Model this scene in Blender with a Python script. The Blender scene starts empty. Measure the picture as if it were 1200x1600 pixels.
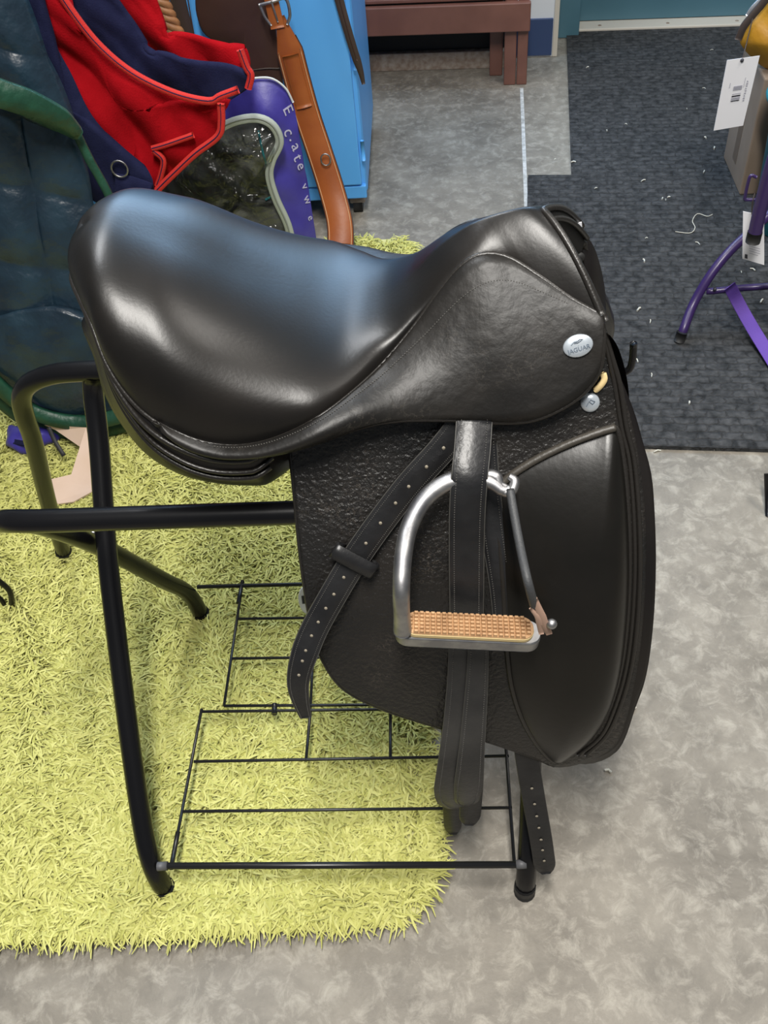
import bpy, bmesh, math, random
import numpy as np
from mathutils import Vector, Matrix
random.seed(7); rng = np.random.default_rng(7)
C = bpy.context.scene.collection
SC = bpy.context.scene

# ---------------------------------------------------------------- camera
F = 1500.0; H = 1.3
_p, _r, _y = [math.radians(a) for a in (47.0, 5.8, 5.4)]
_R = np.array([[math.cos(_r), math.sin(_r), 0], [-math.sin(_r), math.cos(_r), 0], [0, 0, 1]])
_d = _R @ np.array([0, math.cos(_p), math.sin(_p)])
_f = _R @ np.array([0, -math.sin(_p), math.cos(_p)])
_x = _R @ np.array([1., 0, 0])
WM = np.array([_x*math.cos(_y)-_f*math.sin(_y), _x*math.sin(_y)+_f*math.cos(_y), -_d])
CAM = np.array([0, 0, H])
cd = bpy.data.cameras.new('camera'); cam = bpy.data.objects.new('camera', cd); C.objects.link(cam)
cd.sensor_fit = 'VERTICAL'; cd.sensor_height = 36; cd.lens = F/1600*36; cd.clip_start = .02
r_, u_, b_ = WM @ [1, 0, 0], WM @ [0, -1, 0], WM @ [0, 0, -1]
cam.matrix_world = Matrix(((r_[0], u_[0], b_[0], 0), (r_[1], u_[1], b_[1], 0), (r_[2], u_[2], b_[2], H), (0, 0, 0, 1)))
SC.camera = cam

# ---------------------------------------------------------------- world, lights, exposure
w = bpy.data.worlds.new('room_light'); SC.world = w; w.use_nodes = True
w.node_tree.nodes['Background'].inputs[0].default_value = (.86, .93, 1.0, 1)
w.node_tree.nodes['Background'].inputs[1].default_value = .12
def area(name, loc, sx, sy, power, col, target=None):
    l = bpy.data.lights.new(name, 'AREA'); l.shape = 'RECTANGLE'; l.size = sx; l.size_y = sy
    l.energy = power; l.color = col
    o = bpy.data.objects.new(name, l); C.objects.link(o); o.location = loc
    if target is not None:
        o.rotation_euler = (Vector(target)-Vector(loc)).to_track_quat('-Z', 'Y').to_euler()
    return o
area('fluorescent_light', (.02, -.05, 2.75), .25, 1.2, 74, (1, .965, .91))
area('fluorescent_light', (1.5, 1.3, 2.75), .25, 1.2, 26, (1, .95, .88))
area('fluorescent_light', (-.7, 2.2, 2.75), .25, 1.2, 30, (.96, .98, 1))
area('window_daylight', (-.15, 3.08, 1.75), 1.5, .8, 30, (.40, .67, 1), (-.1, .9, .5))
SC.view_settings.view_transform = 'Standard'; SC.view_settings.look = 'None'
SC.view_settings.exposure = 0.35; SC.view_settings.gamma = 1.0
SC.view_settings.use_curve_mapping = False

# ---------------------------------------------------------------- measuring helpers
def ray(px, py): return WM @ np.array([(px-600)/F, (py-800)/F, 1.0])
def onz(px, py, z=0.0):
    v = ray(px, py); return CAM+v*(z-H)/v[2]
def ony(px, py, y):
    v = ray(px, py); return CAM+v*y/v[1]
def spline(P, n, closed=False):
    P = np.asarray(P, float)
    if P.ndim == 1: P = P[:, None]
    m = len(P)
    Q = np.vstack([P[-1], P, P[0], P[1]]) if closed else np.vstack([2*P[0]-P[1], P, 2*P[-1]-P[-2]])
    segs = m if closed else m-1
    d = np.maximum(np.linalg.norm(np.diff(Q, axis=0), axis=1), 1e-6)[1:1+segs]
    cum = np.r_[0, np.cumsum(d)]
    s = np.linspace(0, cum[-1], n, endpoint=not closed)
    k = np.clip(np.searchsorted(cum, s, 'right')-1, 0, segs-1)
    t = ((s-cum[k])/d[k])[:, None]
    p0, p1, p2, p3 = Q[k], Q[k+1], Q[k+2], Q[k+3]
    return .5*((2*p1)+(-p0+p2)*t+(2*p0-5*p1+4*p2-p3)*t*t+(-p0+3*p1-3*p2+p3)*t**3)

# ---------------------------------------------------------------- materials
MATS = {}
def nodes(name):
    m = bpy.data.materials.new(name); m.use_nodes = True; nt = m.node_tree
    return m, nt, nt.nodes['Principled BSDF']
def mat(name, col, rough=.5, metal=0, bump=0, bscale=200, var=0, vscale=20, coat=0, col2=None, sheen=0, vor=False, spec=None, detail=4):
    if name in MATS: return MATS[name]
    m, nt, b = nodes(name)
    b.inputs['Roughness'].default_value = rough; b.inputs['Metallic'].default_value = metal
    b.inputs['Coat Weight'].default_value = coat; b.inputs['Coat Roughness'].default_value = .15
    if spec is not None: b.inputs['Specular IOR Level'].default_value = spec
    if sheen: b.inputs['Sheen Weight'].default_value = sheen
    c4 = (*col, 1)
    b.inputs['Base Color'].default_value = c4
    tc = nt.nodes.new('ShaderNodeTexCoord')
    if var or col2:
        n = nt.nodes.new('ShaderNodeTexNoise'); n.inputs['Scale'].default_value = vscale; n.inputs['Detail'].default_value = detail
        nt.links.new(tc.outputs['Object'], n.inputs['Vector'])
        rp = nt.nodes.new('ShaderNodeValToRGB')
        if col2 is None: col2 = tuple(min(1, c*(1+var)) for c in col); c4 = (*[c*(1-var) for c in col], 1)
        rp.color_ramp.elements[0].color = c4; rp.color_ramp.elements[1].color = (*col2, 1)
        rp.color_ramp.elements[0].position = .35; rp.color_ramp.elements[1].position = .68
        nt.links.new(n.outputs['Fac'], rp.inputs['Fac']); nt.links.new(rp.outputs['Color'], b.inputs['Base Color'])
    if bump:
        if vor:
            n = nt.nodes.new('ShaderNodeTexVoronoi'); n.feature = 'DISTANCE_TO_EDGE'; out = 'Distance'
        else:
            n = nt.nodes.new('ShaderNodeTexNoise'); n.inputs['Detail'].default_value = 4; out = 'Fac'
        n.inputs['Scale'].default_value = bscale
        nt.links.new(tc.outputs['Object'], n.inputs['Vector'])
        bp = nt.nodes.new('ShaderNodeBump'); bp.inputs['Strength'].default_value = bump; bp.inputs['Distance'].default_value = .002
        nt.links.new(n.outputs[out], bp.inputs['Height']); nt.links.new(bp.outputs['Normal'], b.inputs['Normal'])
    MATS[name] = m; return m
SEATL = mat('seat_leather', (.006, .0055, .005), .34, spec=.4, bump=.05, bscale=260, col2=(.012, .010, .0085), vscale=9)
SKIRTL = mat('skirt_leather', (.007, .0065, .006), .45, spec=.4, bump=.5, bscale=70, col2=(.016, .014, .012), vscale=14, detail=8)
FLAPL = mat('flap_leather', (.008, .0078, .0076), .36, spec=.5, bump=.8, bscale=210, col2=(.018, .0155, .0135), vscale=10, detail=8)
def crackle(m, scale, amount, col):
    nt = m.node_tree; N = nt.nodes; L = nt.links; b = N['Principled BSDF']; src = b.inputs['Base Color'].links[0].from_socket
    tc = N.new('ShaderNodeTexCoord'); ds = N.new('ShaderNodeTexNoise'); ds.inputs['Scale'].default_value = scale*.5
    L.new(tc.outputs['Object'], ds.inputs['Vector'])
    va = N.new('ShaderNodeVectorMath'); va.operation = 'MULTIPLY_ADD'; va.inputs[1].default_value = (.8/scale,)*3
    L.new(ds.outputs['Color'], va.inputs[0]); L.new(tc.outputs['Object'], va.inputs[2])
    v = N.new('ShaderNodeTexNoise'); v.inputs['Scale'].default_value = scale; v.inputs['Detail'].default_value = 3; v.inputs['Roughness'].default_value = .6; L.new(va.outputs[0], v.inputs['Vector'])
    ab = N.new('ShaderNodeMath'); ab.operation = 'SUBTRACT'; ab.inputs[1].default_value = .5; L.new(v.outputs['Fac'], ab.inputs[0])
    a2 = N.new('ShaderNodeMath'); a2.operation = 'ABSOLUTE'; L.new(ab.outputs[0], a2.inputs[0])
    r = N.new('ShaderNodeValToRGB'); r.color_ramp.elements[0].position = .0; r.color_ramp.elements[0].color = (1, 1, 1, 1); r.color_ramp.elements[1].position = .022; r.color_ramp.elements[1].color = (0, 0, 0, 1)
    L.new(a2.outputs[0], r.inputs['Fac'])
    k = N.new('ShaderNodeTexNoise'); k.inputs['Scale'].default_value = 13; k.inputs['Detail'].default_value = 5; L.new(tc.outputs['Object'], k.inputs['Vector'])
    kr = N.new('ShaderNodeValToRGB'); kr.color_ramp.elements[0].position = .50; kr.color_ramp.elements[1].position = .72; L.new(k.outputs['Fac'], kr.inputs['Fac'])
    mu = N.new('ShaderNodeMath'); mu.operation = 'MULTIPLY'; L.new(r.outputs[0], mu.inputs[0]); L.new(kr.outputs[0], mu.inputs[1])
    m2 = N.new('ShaderNodeMath'); m2.operation = 'MULTIPLY'; m2.inputs[1].default_value = amount; L.new(mu.outputs[0], m2.inputs[0])
    mx = N.new('ShaderNodeMixRGB'); mx.inputs[2].default_value = (*col, 1); L.new(m2.outputs[0], mx.inputs[0]); L.new(src, mx.inputs[1]); L.new(mx.outputs[0], b.inputs['Base Color'])
crackle(FLAPL, 120, .6, (.12, .10, .08)); crackle(SKIRTL, 80, .35, (.12, .105, .085))
KNEEL = mat('knee_leather', (.006, .0055, .0045), .30, spec=.35, bump=.06, bscale=150, col2=(.011, .0095, .008), vscale=7)
PANELL = mat('panel_leather', (.006, .005, .005), .36, spec=.4, bump=.06, bscale=200, col2=(.011, .009, .008), vscale=8)
PIPE = mat('piping_leather', (.016, .014, .012), .35, bump=.2, bscale=300)
STRAPL = mat('strap_leather', (.009, .009, .010), .36, bump=.25, bscale=160, col2=(.017, .017, .018), vscale=30)
WORNL = mat('worn_strap_leather', (.018, .018, .019), .40, bump=.25, bscale=160, col2=(.045, .044, .042), vscale=14)
STRAPEDGE = mat('strap_worn_edge', (.055, .053, .048), .5)
STITCH = mat('stitching', (.11, .105, .095), .7)
HOLE = mat('punched_hole', (.35, .31, .24), .6)
STEEL = mat('worn_steel', (.27, .27, .285), .46, metal=1, bump=.2, bscale=60, col2=(.46, .455, .45), vscale=45)
BRASSW = mat('silver_badge', (.62, .68, .74), .3, metal=.6)
BADGETXT = mat('badge_print', (.10, .13, .17), .5)
BLACKTUBE = mat('black_enamel', (.006, .006, .007), .27, bump=.03, bscale=90, spec=.3)
BLACKRUB = mat('black_rubber', (.012, .012, .012), .6)
WIRE = mat('black_wire', (.010, .010, .011), .35)
TAN = mat('tan_rubber', (.34, .19, .09), .65, bump=.2, bscale=150, col2=(.50, .30, .15), vscale=60)
CREAM = mat('cream_edge', (.72, .55, .27), .6)
TANL = mat('tan_leather', (.27, .068, .012), .42, bump=.12, bscale=120, col2=(.34, .095, .018), vscale=12)
TANST = mat('tan_stitch', (.62, .38, .2), .7)
RAW = mat('raw_leather', (.42, .27, .2), .7)
BROWNL = mat('brown_leather', (.045, .020, .014), .5, bump=.15, bscale=120, col2=(.06, .027, .018), vscale=8)
DARKSTRAP = mat('dark_brown_strap', (.05, .033, .026), .5, bump=.1)
BLUE = mat('blue_paint', (.10, .40, .88), .40, bump=.03, bscale=30, col2=(.115, .43, .92), vscale=4)
BLUED = mat('seam_shadow_blue', (.02, .09, .25), .6)
RUST = mat('rusty_metal', (.22, .16, .12), .6, col2=(.35, .30, .25), vscale=60, bump=.2)
RED = mat('red_fleece', (.31, .003, .007), .95, bump=.5, bscale=350, col2=(.36, .004, .009), vscale=40, spec=.1)
NAVY = mat('navy_fleece', (.012, .014, .045), .9, bump=.4, bscale=350, col2=(.017, .02, .06), vscale=40, spec=.1)
CORAL = mat('coral_binding', (.58, .022, .016), .8, bump=.4, bscale=400)
TEALN = mat('teal_nylon', (.011, .024, .040), .34, bump=.7, bscale=17, col2=(.017, .040, .062), vscale=18)
GREENB = mat('green_binding', (.008, .046, .027), .45, bump=.5, bscale=40, col2=(.014, .075, .043), vscale=30)
PURPLE = mat('purple_vinyl', (.045, .035, .26), .38, bump=.15, bscale=25, col2=(.06, .05, .34), vscale=15)
GREYP = mat('grey_zip_tape', (.36, .40, .36), .6, bump=.2, bscale=300)
GREYTX = mat('grey_print', (.45, .44, .60), .6)
DGREY = mat('dark_grey_fleece', (.085, .085, .08), .9, bump=.5, bscale=80, col2=(.17, .17, .16), vscale=9)
WOOD = mat('brown_painted_wood', (.16, .068, .050), .42, bump=.1, bscale=40, col2=(.20, .088, .064), vscale=12)
GAPSHADE = mat('gap_shade_black', (.006, .006, .007), .7)  # near-black colour standing for the shade beneath the wooden panel
WALLW = mat('white_wall_paint', (.74, .78, .82), .6, bump=.03, bscale=80)
NAVYB = mat('navy_vinyl_base', (.035, .065, .16), .45)
CREAMP = mat('cream_trim_paint', (.62, .58, .50), .55, bump=.05, bscale=60)
TEALD = mat('teal_door_paint', (.070, .165, .215), .4, bump=.04, bscale=60, col2=(.08, .185, .24), vscale=5)
PURTUBE = mat('purple_enamel', (.032, .014, .088), .38, coat=.15)
PURWEB = mat('purple_webbing', (.12, .055, .33), .8, bump=.4, bscale=400)
CARD = mat('brown_cardboard', (.22, .165, .12), .8, bump=.1, bscale=60, col2=(.26, .20, .15), vscale=10)
TEALP = mat('teal_plastic', (.02, .22, .27), .35, col2=(.03, .27, .32), vscale=5)
MUST = mat('mustard_nylon', (.42, .20, .012), .42, bump=.2, bscale=30, col2=(.52, .26, .02), vscale=14)
ZIPB = mat('dark_zip', (.05, .035, .03), .5)
SILV = mat('silver_reflective', (.6, .62, .66), .25, metal=.7)
PAPER = mat('white_card', (.82, .82, .86), .6)
INK = mat('black_ink', (.03, .03, .04), .6)
INKG = mat('grey_ink', (.40, .40, .46), .6)
BEIGE = mat('beige_card', (.62, .46, .35), .8, bump=.1, bscale=60, col2=(.68, .52, .42), vscale=12)
LINT = mat('pale_lint', (.62, .60, .52), .9)
CHALK = mat('white_joint_filler', (.62, .62, .60), .9, col2=(.36, .36, .34), vscale=60)

for m_, d_ in ((FLAPL, .0025), (TEALN, .013), (PURPLE, .010), (MUST, .012), (GREENB, .008)):
    for n_ in m_.node_tree.nodes:
        if n_.type == 'BUMP': n_.inputs['Distance'].default_value = d_
def concrete():
    m, nt, b = nodes('concrete'); N = nt.nodes; L = nt.links
    tc = N.new('ShaderNodeTexCoord')
    def noise(s, d, dist=0):
        n = N.new('ShaderNodeTexNoise'); n.inputs['Scale'].default_value = s; n.inputs['Detail'].default_value = d
        n.inputs['Distortion'].default_value = dist; n.inputs['Roughness'].default_value = .72
        L.new(tc.outputs['Object'], n.inputs['Vector']); return n
    a = noise(6.5, 9, .3); r = N.new('ShaderNodeValToRGB')
    e = r.color_ramp.elements; e[0].position = .3; e[0].color = (.14, .125, .102, 1); e[1].position = .7; e[1].color = (.305, .278, .232, 1)
    L.new(a.outputs['Fac'], r.inputs['Fac'])
    b2 = noise(34, 9, .5); r2 = N.new('ShaderNodeValToRGB')
    e = r2.color_ramp.elements; e[0].position = .48; e[0].color = (0, 0, 0, 1); e[1].position = .66; e[1].color = (.55, .55, .55, 1)
    L.new(b2.outputs['Fac'], r2.inputs['Fac'])
    mx = N.new('ShaderNodeMixRGB'); mx.inputs[2].default_value = (.47, .44, .375, 1)
    L.new(r2.outputs['Color'], mx.inputs[0]); L.new(r.outputs['Color'], mx.inputs[1])
    c3 = noise(9, 6, .2); r3 = N.new('ShaderNodeValToRGB')
    e = r3.color_ramp.elements; e[0].position = .28; e[0].color = (.55, .55, .55, 1); e[1].position = .5; e[1].color = (1, 1, 1, 1)
    L.new(c3.outputs['Fac'], r3.inputs['Fac'])
    ml = N.new('ShaderNodeMixRGB'); ml.blend_type = 'MULTIPLY'; ml.inputs[0].default_value = .5
    L.new(mx.outputs[0], ml.inputs[1]); L.new(r3.outputs['Color'], ml.inputs[2])
    L.new(ml.outputs[0], b.inputs['Base Color'])
    b.inputs['Roughness'].default_value = .48
    g = noise(160, 3); bp = N.new('ShaderNodeBump'); bp.inputs['Strength'].default_value = .12; bp.inputs['Distance'].default_value = .002
    L.new(g.outputs['Fac'], bp.inputs['Height']); L.new(bp.outputs['Normal'], b.inputs['Normal'])
    return m
CONC = concrete()
def carpet():
    m, nt, b = nodes('charcoal_ribbed_carpet'); N = nt.nodes; L = nt.links
    tc = N.new('ShaderNodeTexCoord'); mp = N.new('ShaderNodeMapping'); mp.inputs['Rotation'].default_value = (0, 0, math.radians(5))
    L.new(tc.outputs['Object'], mp.inputs['Vector'])
    br = N.new('ShaderNodeTexBrick'); br.inputs['Scale'].default_value = 1
    br.inputs['Brick Width'].default_value = .042; br.inputs['Row Height'].default_value = .021; br.inputs['Mortar Size'].default_value = .0035
    br.inputs['Mortar Smooth'].default_value = 1
    br.inputs['Color1'].default_value = (1, 1, 1, 1); br.inputs['Color2'].default_value = (.72, .72, .72, 1); br.inputs['Mortar'].default_value = (.25, .25, .25, 1)
    ds = N.new('ShaderNodeTexNoise'); ds.inputs['Scale'].default_value = 55; L.new(tc.outputs['Object'], ds.inputs['Vector'])
    va = N.new('ShaderNodeVectorMath'); va.operation = 'MULTIPLY_ADD'; va.inputs[1].default_value = (.022, .016, 0)
    L.new(ds.outputs['Color'], va.inputs[0]); L.new(mp.outputs[0], va.inputs[2]); L.new(va.outputs[0], br.inputs['Vector'])
    n = N.new('ShaderNodeTexNoise'); n.inputs['Scale'].default_value = 60; n.inputs['Detail'].default_value = 8; L.new(tc.outputs['Object'], n.inputs['Vector'])
    r = N.new('ShaderNodeValToRGB'); e = r.color_ramp.elements
    e[0].position = .32; e[0].color = (.013, .0145, .016, 1); e[1].position = .72; e[1].color = (.070, .071, .073, 1)
    L.new(n.outputs['Fac'], r.inputs['Fac'])
    ml = N.new('ShaderNodeMixRGB'); ml.blend_type = 'MULTIPLY'; ml.inputs[0].default_value = .42
    L.new(r.outputs[0], ml.inputs[1]); L.new(br.outputs['Color'], ml.inputs[2]); L.new(ml.outputs[0], b.inputs['Base Color'])
    b.inputs['Roughness'].default_value = .95
    ad = N.new('ShaderNodeMath'); ad.operation = 'MULTIPLY_ADD'; ad.inputs[1].default_value = .8
    sp = N.new('ShaderNodeRGBToBW'); L.new(br.outputs['Color'], sp.inputs[0]); L.new(n.outputs['Fac'], ad.inputs[0]); L.new(sp.outputs[0], ad.inputs[2])
    bp = N.new('ShaderNodeBump'); bp.inputs['Strength'].default_value = .7; bp.inputs['Distance'].default_value = .006
    L.new(ad.outputs[0], bp.inputs['Height']); L.new(bp.outputs['Normal'], b.inputs['Normal'])
    return m
MATT = carpet()
def pile_mat():
    m, nt, b = nodes('lime_shag'); N = nt.nodes; L = nt.links
    g = N.new('ShaderNodeNewGeometry'); r = N.new('ShaderNodeValToRGB'); e = r.color_ramp.elements
    e[0].color = (.46, .46, .125, 1); e[1].color = (.66, .65, .235, 1)
    L.new(g.outputs['Random Per Island'], r.inputs['Fac']); L.new(r.outputs[0], b.inputs['Base Color'])
    b.inputs['Roughness'].default_value = .85; b.inputs['Specular IOR Level'].default_value = .2
    return m
PILE = pile_mat()
BACKING = mat('rug_backing', (.62, .60, .27), .9)
def vinyl():
    m, nt, b = nodes('clear_vinyl'); N = nt.nodes; L = nt.links
    t = N.new('ShaderNodeBsdfTransparent'); t.inputs[0].default_value = (.80, .82, .80, 1)
    gl = N.new('ShaderNodeBsdfGlossy'); gl.inputs['Roughness'].default_value = .10
    fr = N.new('ShaderNodeFresnel'); fr.inputs[0].default_value = 1.5
    n = N.new('ShaderNodeTexNoise'); n.inputs['Scale'].default_value = 11; n.inputs['Detail'].default_value = 3; n.inputs['Distortion'].default_value = 1.2
    tc = N.new('ShaderNodeTexCoord'); L.new(tc.outputs['Object'], n.inputs['Vector'])
    bp = N.new('ShaderNodeBump'); bp.inputs['Strength'].default_value = 1; bp.inputs['Distance'].default_value = .06
    L.new(n.outputs['Fac'], bp.inputs['Height']); L.new(bp.outputs[0], gl.inputs['Normal']); L.new(bp.outputs[0], fr.inputs['Normal'])
    ms = N.new('ShaderNodeMixShader'); L.new(fr.outputs[0], ms.inputs[0]); L.new(t.outputs[0], ms.inputs[1]); L.new(gl.outputs[0], ms.inputs[2])
    L.new(ms.outputs[0], N['Material Output'].inputs['Surface'])
    return m
VINYL = vinyl()

# ---------------------------------------------------------------- object helpers
def link(name, me, m, parent=None, smooth=True):
    o = bpy.data.objects.new(name, me); C.objects.link(o)
    if m: me.materials.append(m)
    if smooth: me.polygons.foreach_set('use_smooth', [True]*len(me.polygons))
    if parent is not None:
        o.parent = parent; o.matrix_parent_inverse = Matrix.Translation(-Vector(parent.location))
    return o
def mesh(name, V, Fc, m, parent=None, smooth=True):
    me = bpy.data.meshes.new(name); me.from_pydata([tuple(map(float, v)) for v in V], [], [tuple(map(int, f)) for f in Fc]); me.update()
    return link(name, me, m, parent, smooth)
def tag(o, label, cat, group=None):
    o['label'] = label; o['category'] = cat
    if group: o['group'] = group
    return o
def thing(name, label, cat, loc=(0, 0, 0), group=None):
    o = bpy.data.objects.new(name, None); C.objects.link(o); o.location = loc; o.empty_display_size = .05
    return tag(o, label, cat, group)
def structure(o): o['kind'] = 'structure'; return o
def bevel(o, w=.004, seg=2):
    b = o.modifiers.new('bevel', 'BEVEL'); b.width = w; b.segments = seg; b.limit_method = 'ANGLE'; return o
def solid(o, t, off=-1):
    s = o.modifiers.new('solid', 'SOLIDIFY'); s.thickness = t; s.offset = off; return o
def subsurf(o, n=1):
    s = o.modifiers.new('sub', 'SUBSURF'); s.levels = n; s.render_levels = n; return o
def gridfaces(nu, nv, cu=False, cv=False, off=0):
    f = []
    for i in range(nu if cu else nu-1):
        for j in range(nv if cv else nv-1):
            a = i*nv+j; b = ((i+1) % nu)*nv+j; c = ((i+1) % nu)*nv+(j+1) % nv; d = i*nv+(j+1) % nv
            f.append((a+off, b+off, c+off, d+off))
    return f
def frames(P, closed=False, ref=(0, 0, 1)):
    P = np.asarray(P, float)
    T = np.roll(P, -1, 0)-np.roll(P, 1, 0) if closed else np.gradient(P, axis=0)
    T /= np.maximum(np.linalg.norm(T, axis=1), 1e-9)[:, None]
    n = np.cross(T[0], ref)
    if np.linalg.norm(n) < .1: n = np.cross(T[0], (1, .2, 0))
    Ns = []
    for t in T:
        n = n-t*np.dot(n, t); n /= np.linalg.norm(n); Ns.append(n.copy())
    Ns = np.array(Ns); return T, Ns, np.cross(T, Ns)
def tube_geo(P, r, seg=12, closed=False):
    P = np.asarray(P, float); T, N, B = frames(P, closed)
    r = np.broadcast_to(np.asarray(r, float), (len(P),))
    a = np.linspace(0, 2*math.pi, seg, endpoint=False)
    V = (P[:, None, :]+r[:, None, None]*(np.cos(a)[None, :, None]*N[:, None, :]+np.sin(a)[None, :, None]*B[:, None, :])).reshape(-1, 3)
    f = gridfaces(len(P), seg, closed, True)
    if not closed:
        f.append(tuple(range(seg-1, -1, -1))); f.append(tuple(range((len(P)-1)*seg, len(P)*seg)))
    return V, f
def tube(name, P, r, m, parent=None, seg=12, closed=False):
    V, f = tube_geo(P, r, seg, closed); return mesh(name, V, f, m, parent)
def joined(name, geos, m, parent=None, smooth=True):
    V = []; Fc = []
    for v, f in geos:
        o = len(V); V += list(v); Fc += [tuple(i+o for i in q) for q in f]
    return mesh(name, V, Fc, m, parent, smooth)
def strap_geo(P, width, thick, nrm=(0, -1, .25), crown=0.0):
    """flat strap swept along P; nrm = outward face direction (single or one per point)"""
    P = np.asarray(P, float); n = len(P)
    T = np.gradient(P, axis=0); T /= np.linalg.norm(T, axis=1)[:, None]
    nr = np.broadcast_to(np.asarray(nrm, float), (n, 3)); W = np.cross(T, nr); W /= np.linalg.norm(W, axis=1)[:, None]
    Nn = np.cross(W, T)
    w = np.broadcast_to(np.asarray(width, float), (n,))[:, None]/2
    prof = [(-1, -.5), (-1, .3), (-.93, .5), (0, .5+crown), (.93, .5), (1, .3), (1, -.5)]
    V = np.stack([P+W*w*a+Nn*thick*b for a, b in prof], 1).reshape(-1, 3)
    k = len(prof); f = gridfaces(n, k, False, True); f.append(tuple(range(k-1, -1, -1))); f.append(tuple(range((n-1)*k, n*k)))
    return V, f
def strap(name, P, width, thick, m, parent=None, nrm=(0, -1, .25), crown=.0):
    V, f = strap_geo(P, width, thick, nrm, crown); return mesh(name, V, f, m, parent)
def box_geo(c, s, R=None):
    c = np.array(c, float); s = np.array(s, float)/2
    V = np.array([[x, y, z] for x in (-1, 1) for y in (-1, 1) for z in (-1, 1)])*s
    if R is not None: V = V@np.array(R).T
    f = [(0, 1, 3, 2), (4, 6, 7, 5), (0, 4, 5, 1), (2, 3, 7, 6), (0, 2, 6, 4), (1, 5, 7, 3)]
    return V+c, f
def ball_geo(c, r, n=8):
    V = []; c = np.array(c, float); r = np.broadcast_to(np.array(r, float), (3,))
    for i in range(n+1):
        for j in range(2*n):
            a = math.pi*i/n; b = math.pi*j/n
            V.append(c+r*np.array([math.sin(a)*math.cos(b), math.sin(a)*math.sin(b), math.cos(a)]))
    return np.array(V), gridfaces(n+1, 2*n, False, True)
def radial(name, O, center, yfun, prof, m, parent=None, rings=14, mirror=None):
    """patch with closed outline O (x,z) on the surface y=yfun(x,z), height prof(s) toward the viewer; mirror about plane y=mirror"""
    O = np.asarray(O, float); n = len(O); c = np.asarray(center, float)
    V = []
    for k in range(rings+1):
        s = k/rings; s = 1-(1-s)**1.35
        q = c+(O-c)*s
        for i in range(n):
            V.append((q[i, 0], yfun(q[i, 0], q[i, 1])-prof(s, q[i, 0], q[i, 1]), q[i, 1]))
    V = np.array(V); f = [(a, d, c2, b2) for a, b2, c2, d in gridfaces(rings+1, n, False, True)]
    if mirror is not None:
        V[:, 1] = 2*mirror-V[:, 1]; f = [q[::-1] for q in f]
    me = bpy.data.meshes.new(name); me.from_pydata(V.tolist(), [], f); 
    bm = bmesh.new(); bm.from_mesh(me); bmesh.ops.remove_doubles(bm, verts=bm.verts, dist=1e-5); bm.to_mesh(me); bm.free(); me.update()
    return link(name, me, m, parent)
def loft(name, curves, m, parent=None, mirror=None, flip=False):
    A = np.array(curves); nu, nv, _ = A.shape; V = A.reshape(-1, 3).copy(); f = gridfaces(nu, nv)
    if flip: f = [q[::-1] for q in f]
    if mirror is not None: V[:, 1] = 2*mirror-V[:, 1]; f = [q[::-1] for q in f]
    return mesh(name, V, f, m, parent)
def text(name, s, o, r, u, size, m, parent=None, ext=.0004):
    cu = bpy.data.curves.new(name, 'FONT'); cu.body = s; cu.size = size; cu.align_x = 'CENTER'; cu.align_y = 'CENTER'; cu.extrude = ext; cu.resolution_u = 3
    t = bpy.data.objects.new(name, cu); C.objects.link(t); bpy.context.view_layer.update()
    me = bpy.data.meshes.new_from_object(t.evaluated_get(bpy.context.evaluated_depsgraph_get()))
    bpy.data.objects.remove(t); bpy.data.curves.remove(cu)
    r = Vector(r).normalized(); n = r.cross(Vector(u)).normalized(); u = n.cross(r)
    M = Matrix(((r[0], u[0], n[0], o[0]), (r[1], u[1], n[1], o[1]), (r[2], u[2], n[2], o[2]), (0, 0, 0, 1)))
    me.transform(M); me.name = name
    return link(name, me, m, parent, False)

from mathutils.bvhtree import BVHTree
def hit(o, px, py):
    bv = BVHTree.FromPolygons([v.co[:] for v in o.data.vertices], [p.vertices[:] for p in o.data.polygons])
    loc, nrm, _, _ = bv.ray_cast(Vector(CAM), Vector(ray(px, py)).normalized())
    if loc is None: return None, None
    if nrm.dot(Vector(ray(px, py))) > 0: nrm = -nrm
    return np.array(loc), np.array(nrm)
# ================================================================= SETTING
TH = math.radians(4.4); BX = np.array([math.cos(TH), -math.sin(TH), 0]); BY = np.array([math.sin(TH), math.cos(TH), 0]); BO = np.array([.387, 3.181, 0])
RB = np.stack([BX, BY, [0, 0, 1]], 1)
def bl(a, b, z): return BO+BX*a+BY*b+np.array([0, 0, z])
def bbox(a0, a1, b0, b1, z0, z1): return box_geo(bl((a0+a1)/2, (b0+b1)/2, (z0+z1)/2), (a1-a0, b1-b0, z1-z0), RB)
def bb(name, dims, m, parent=None, bv=.003):
    o = joined(name, [bbox(*dims)], m, parent, False)
    if bv: bevel(o, bv)
    return o
structure(mesh('floor', [(-4, -2, 0), (4, -2, 0), (4, 5, 0), (-4, 5, 0)], [(0, 1, 2, 3)], CONC, smooth=False))
structure(bb('wall_back', (-3.2, 0, 0, .12, 0, 2.6), WALLW, bv=0))
structure(bb('baseboard_back', (-3.2, -.002, -.008, 0, 0.006, .118), NAVYB, bv=.002))
structure(bb('trim_1', (-.0, .016, -.004, .15, 0, 2.1), CREAMP, bv=.002))
d1 = structure(bb('door_1', (.09, 1.1, .232, .27, .018, 2.1), TEALD, bv=.002))
bb('door_frame', (.018, .09, .14, .30, 0, 2.15), TEALD, d1)
structure(bb('wall_door', (.016, 2.6, .30, .40, 0, 2.6), WALLW, bv=0))
sill = structure(bb('trim_2', (.062, 1.15, .168, .26, 0, .016), CREAMP, bv=.003))
for k in range(4):
    joined('screw', [ball_geo(bl(.16+.22*k, .195, .016), (.006, .006, .002), 5)], RUST, sill)
ja, jb = onz(815, 138), onz(823, 345); jd = np.array([.005, 0, 0])
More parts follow.
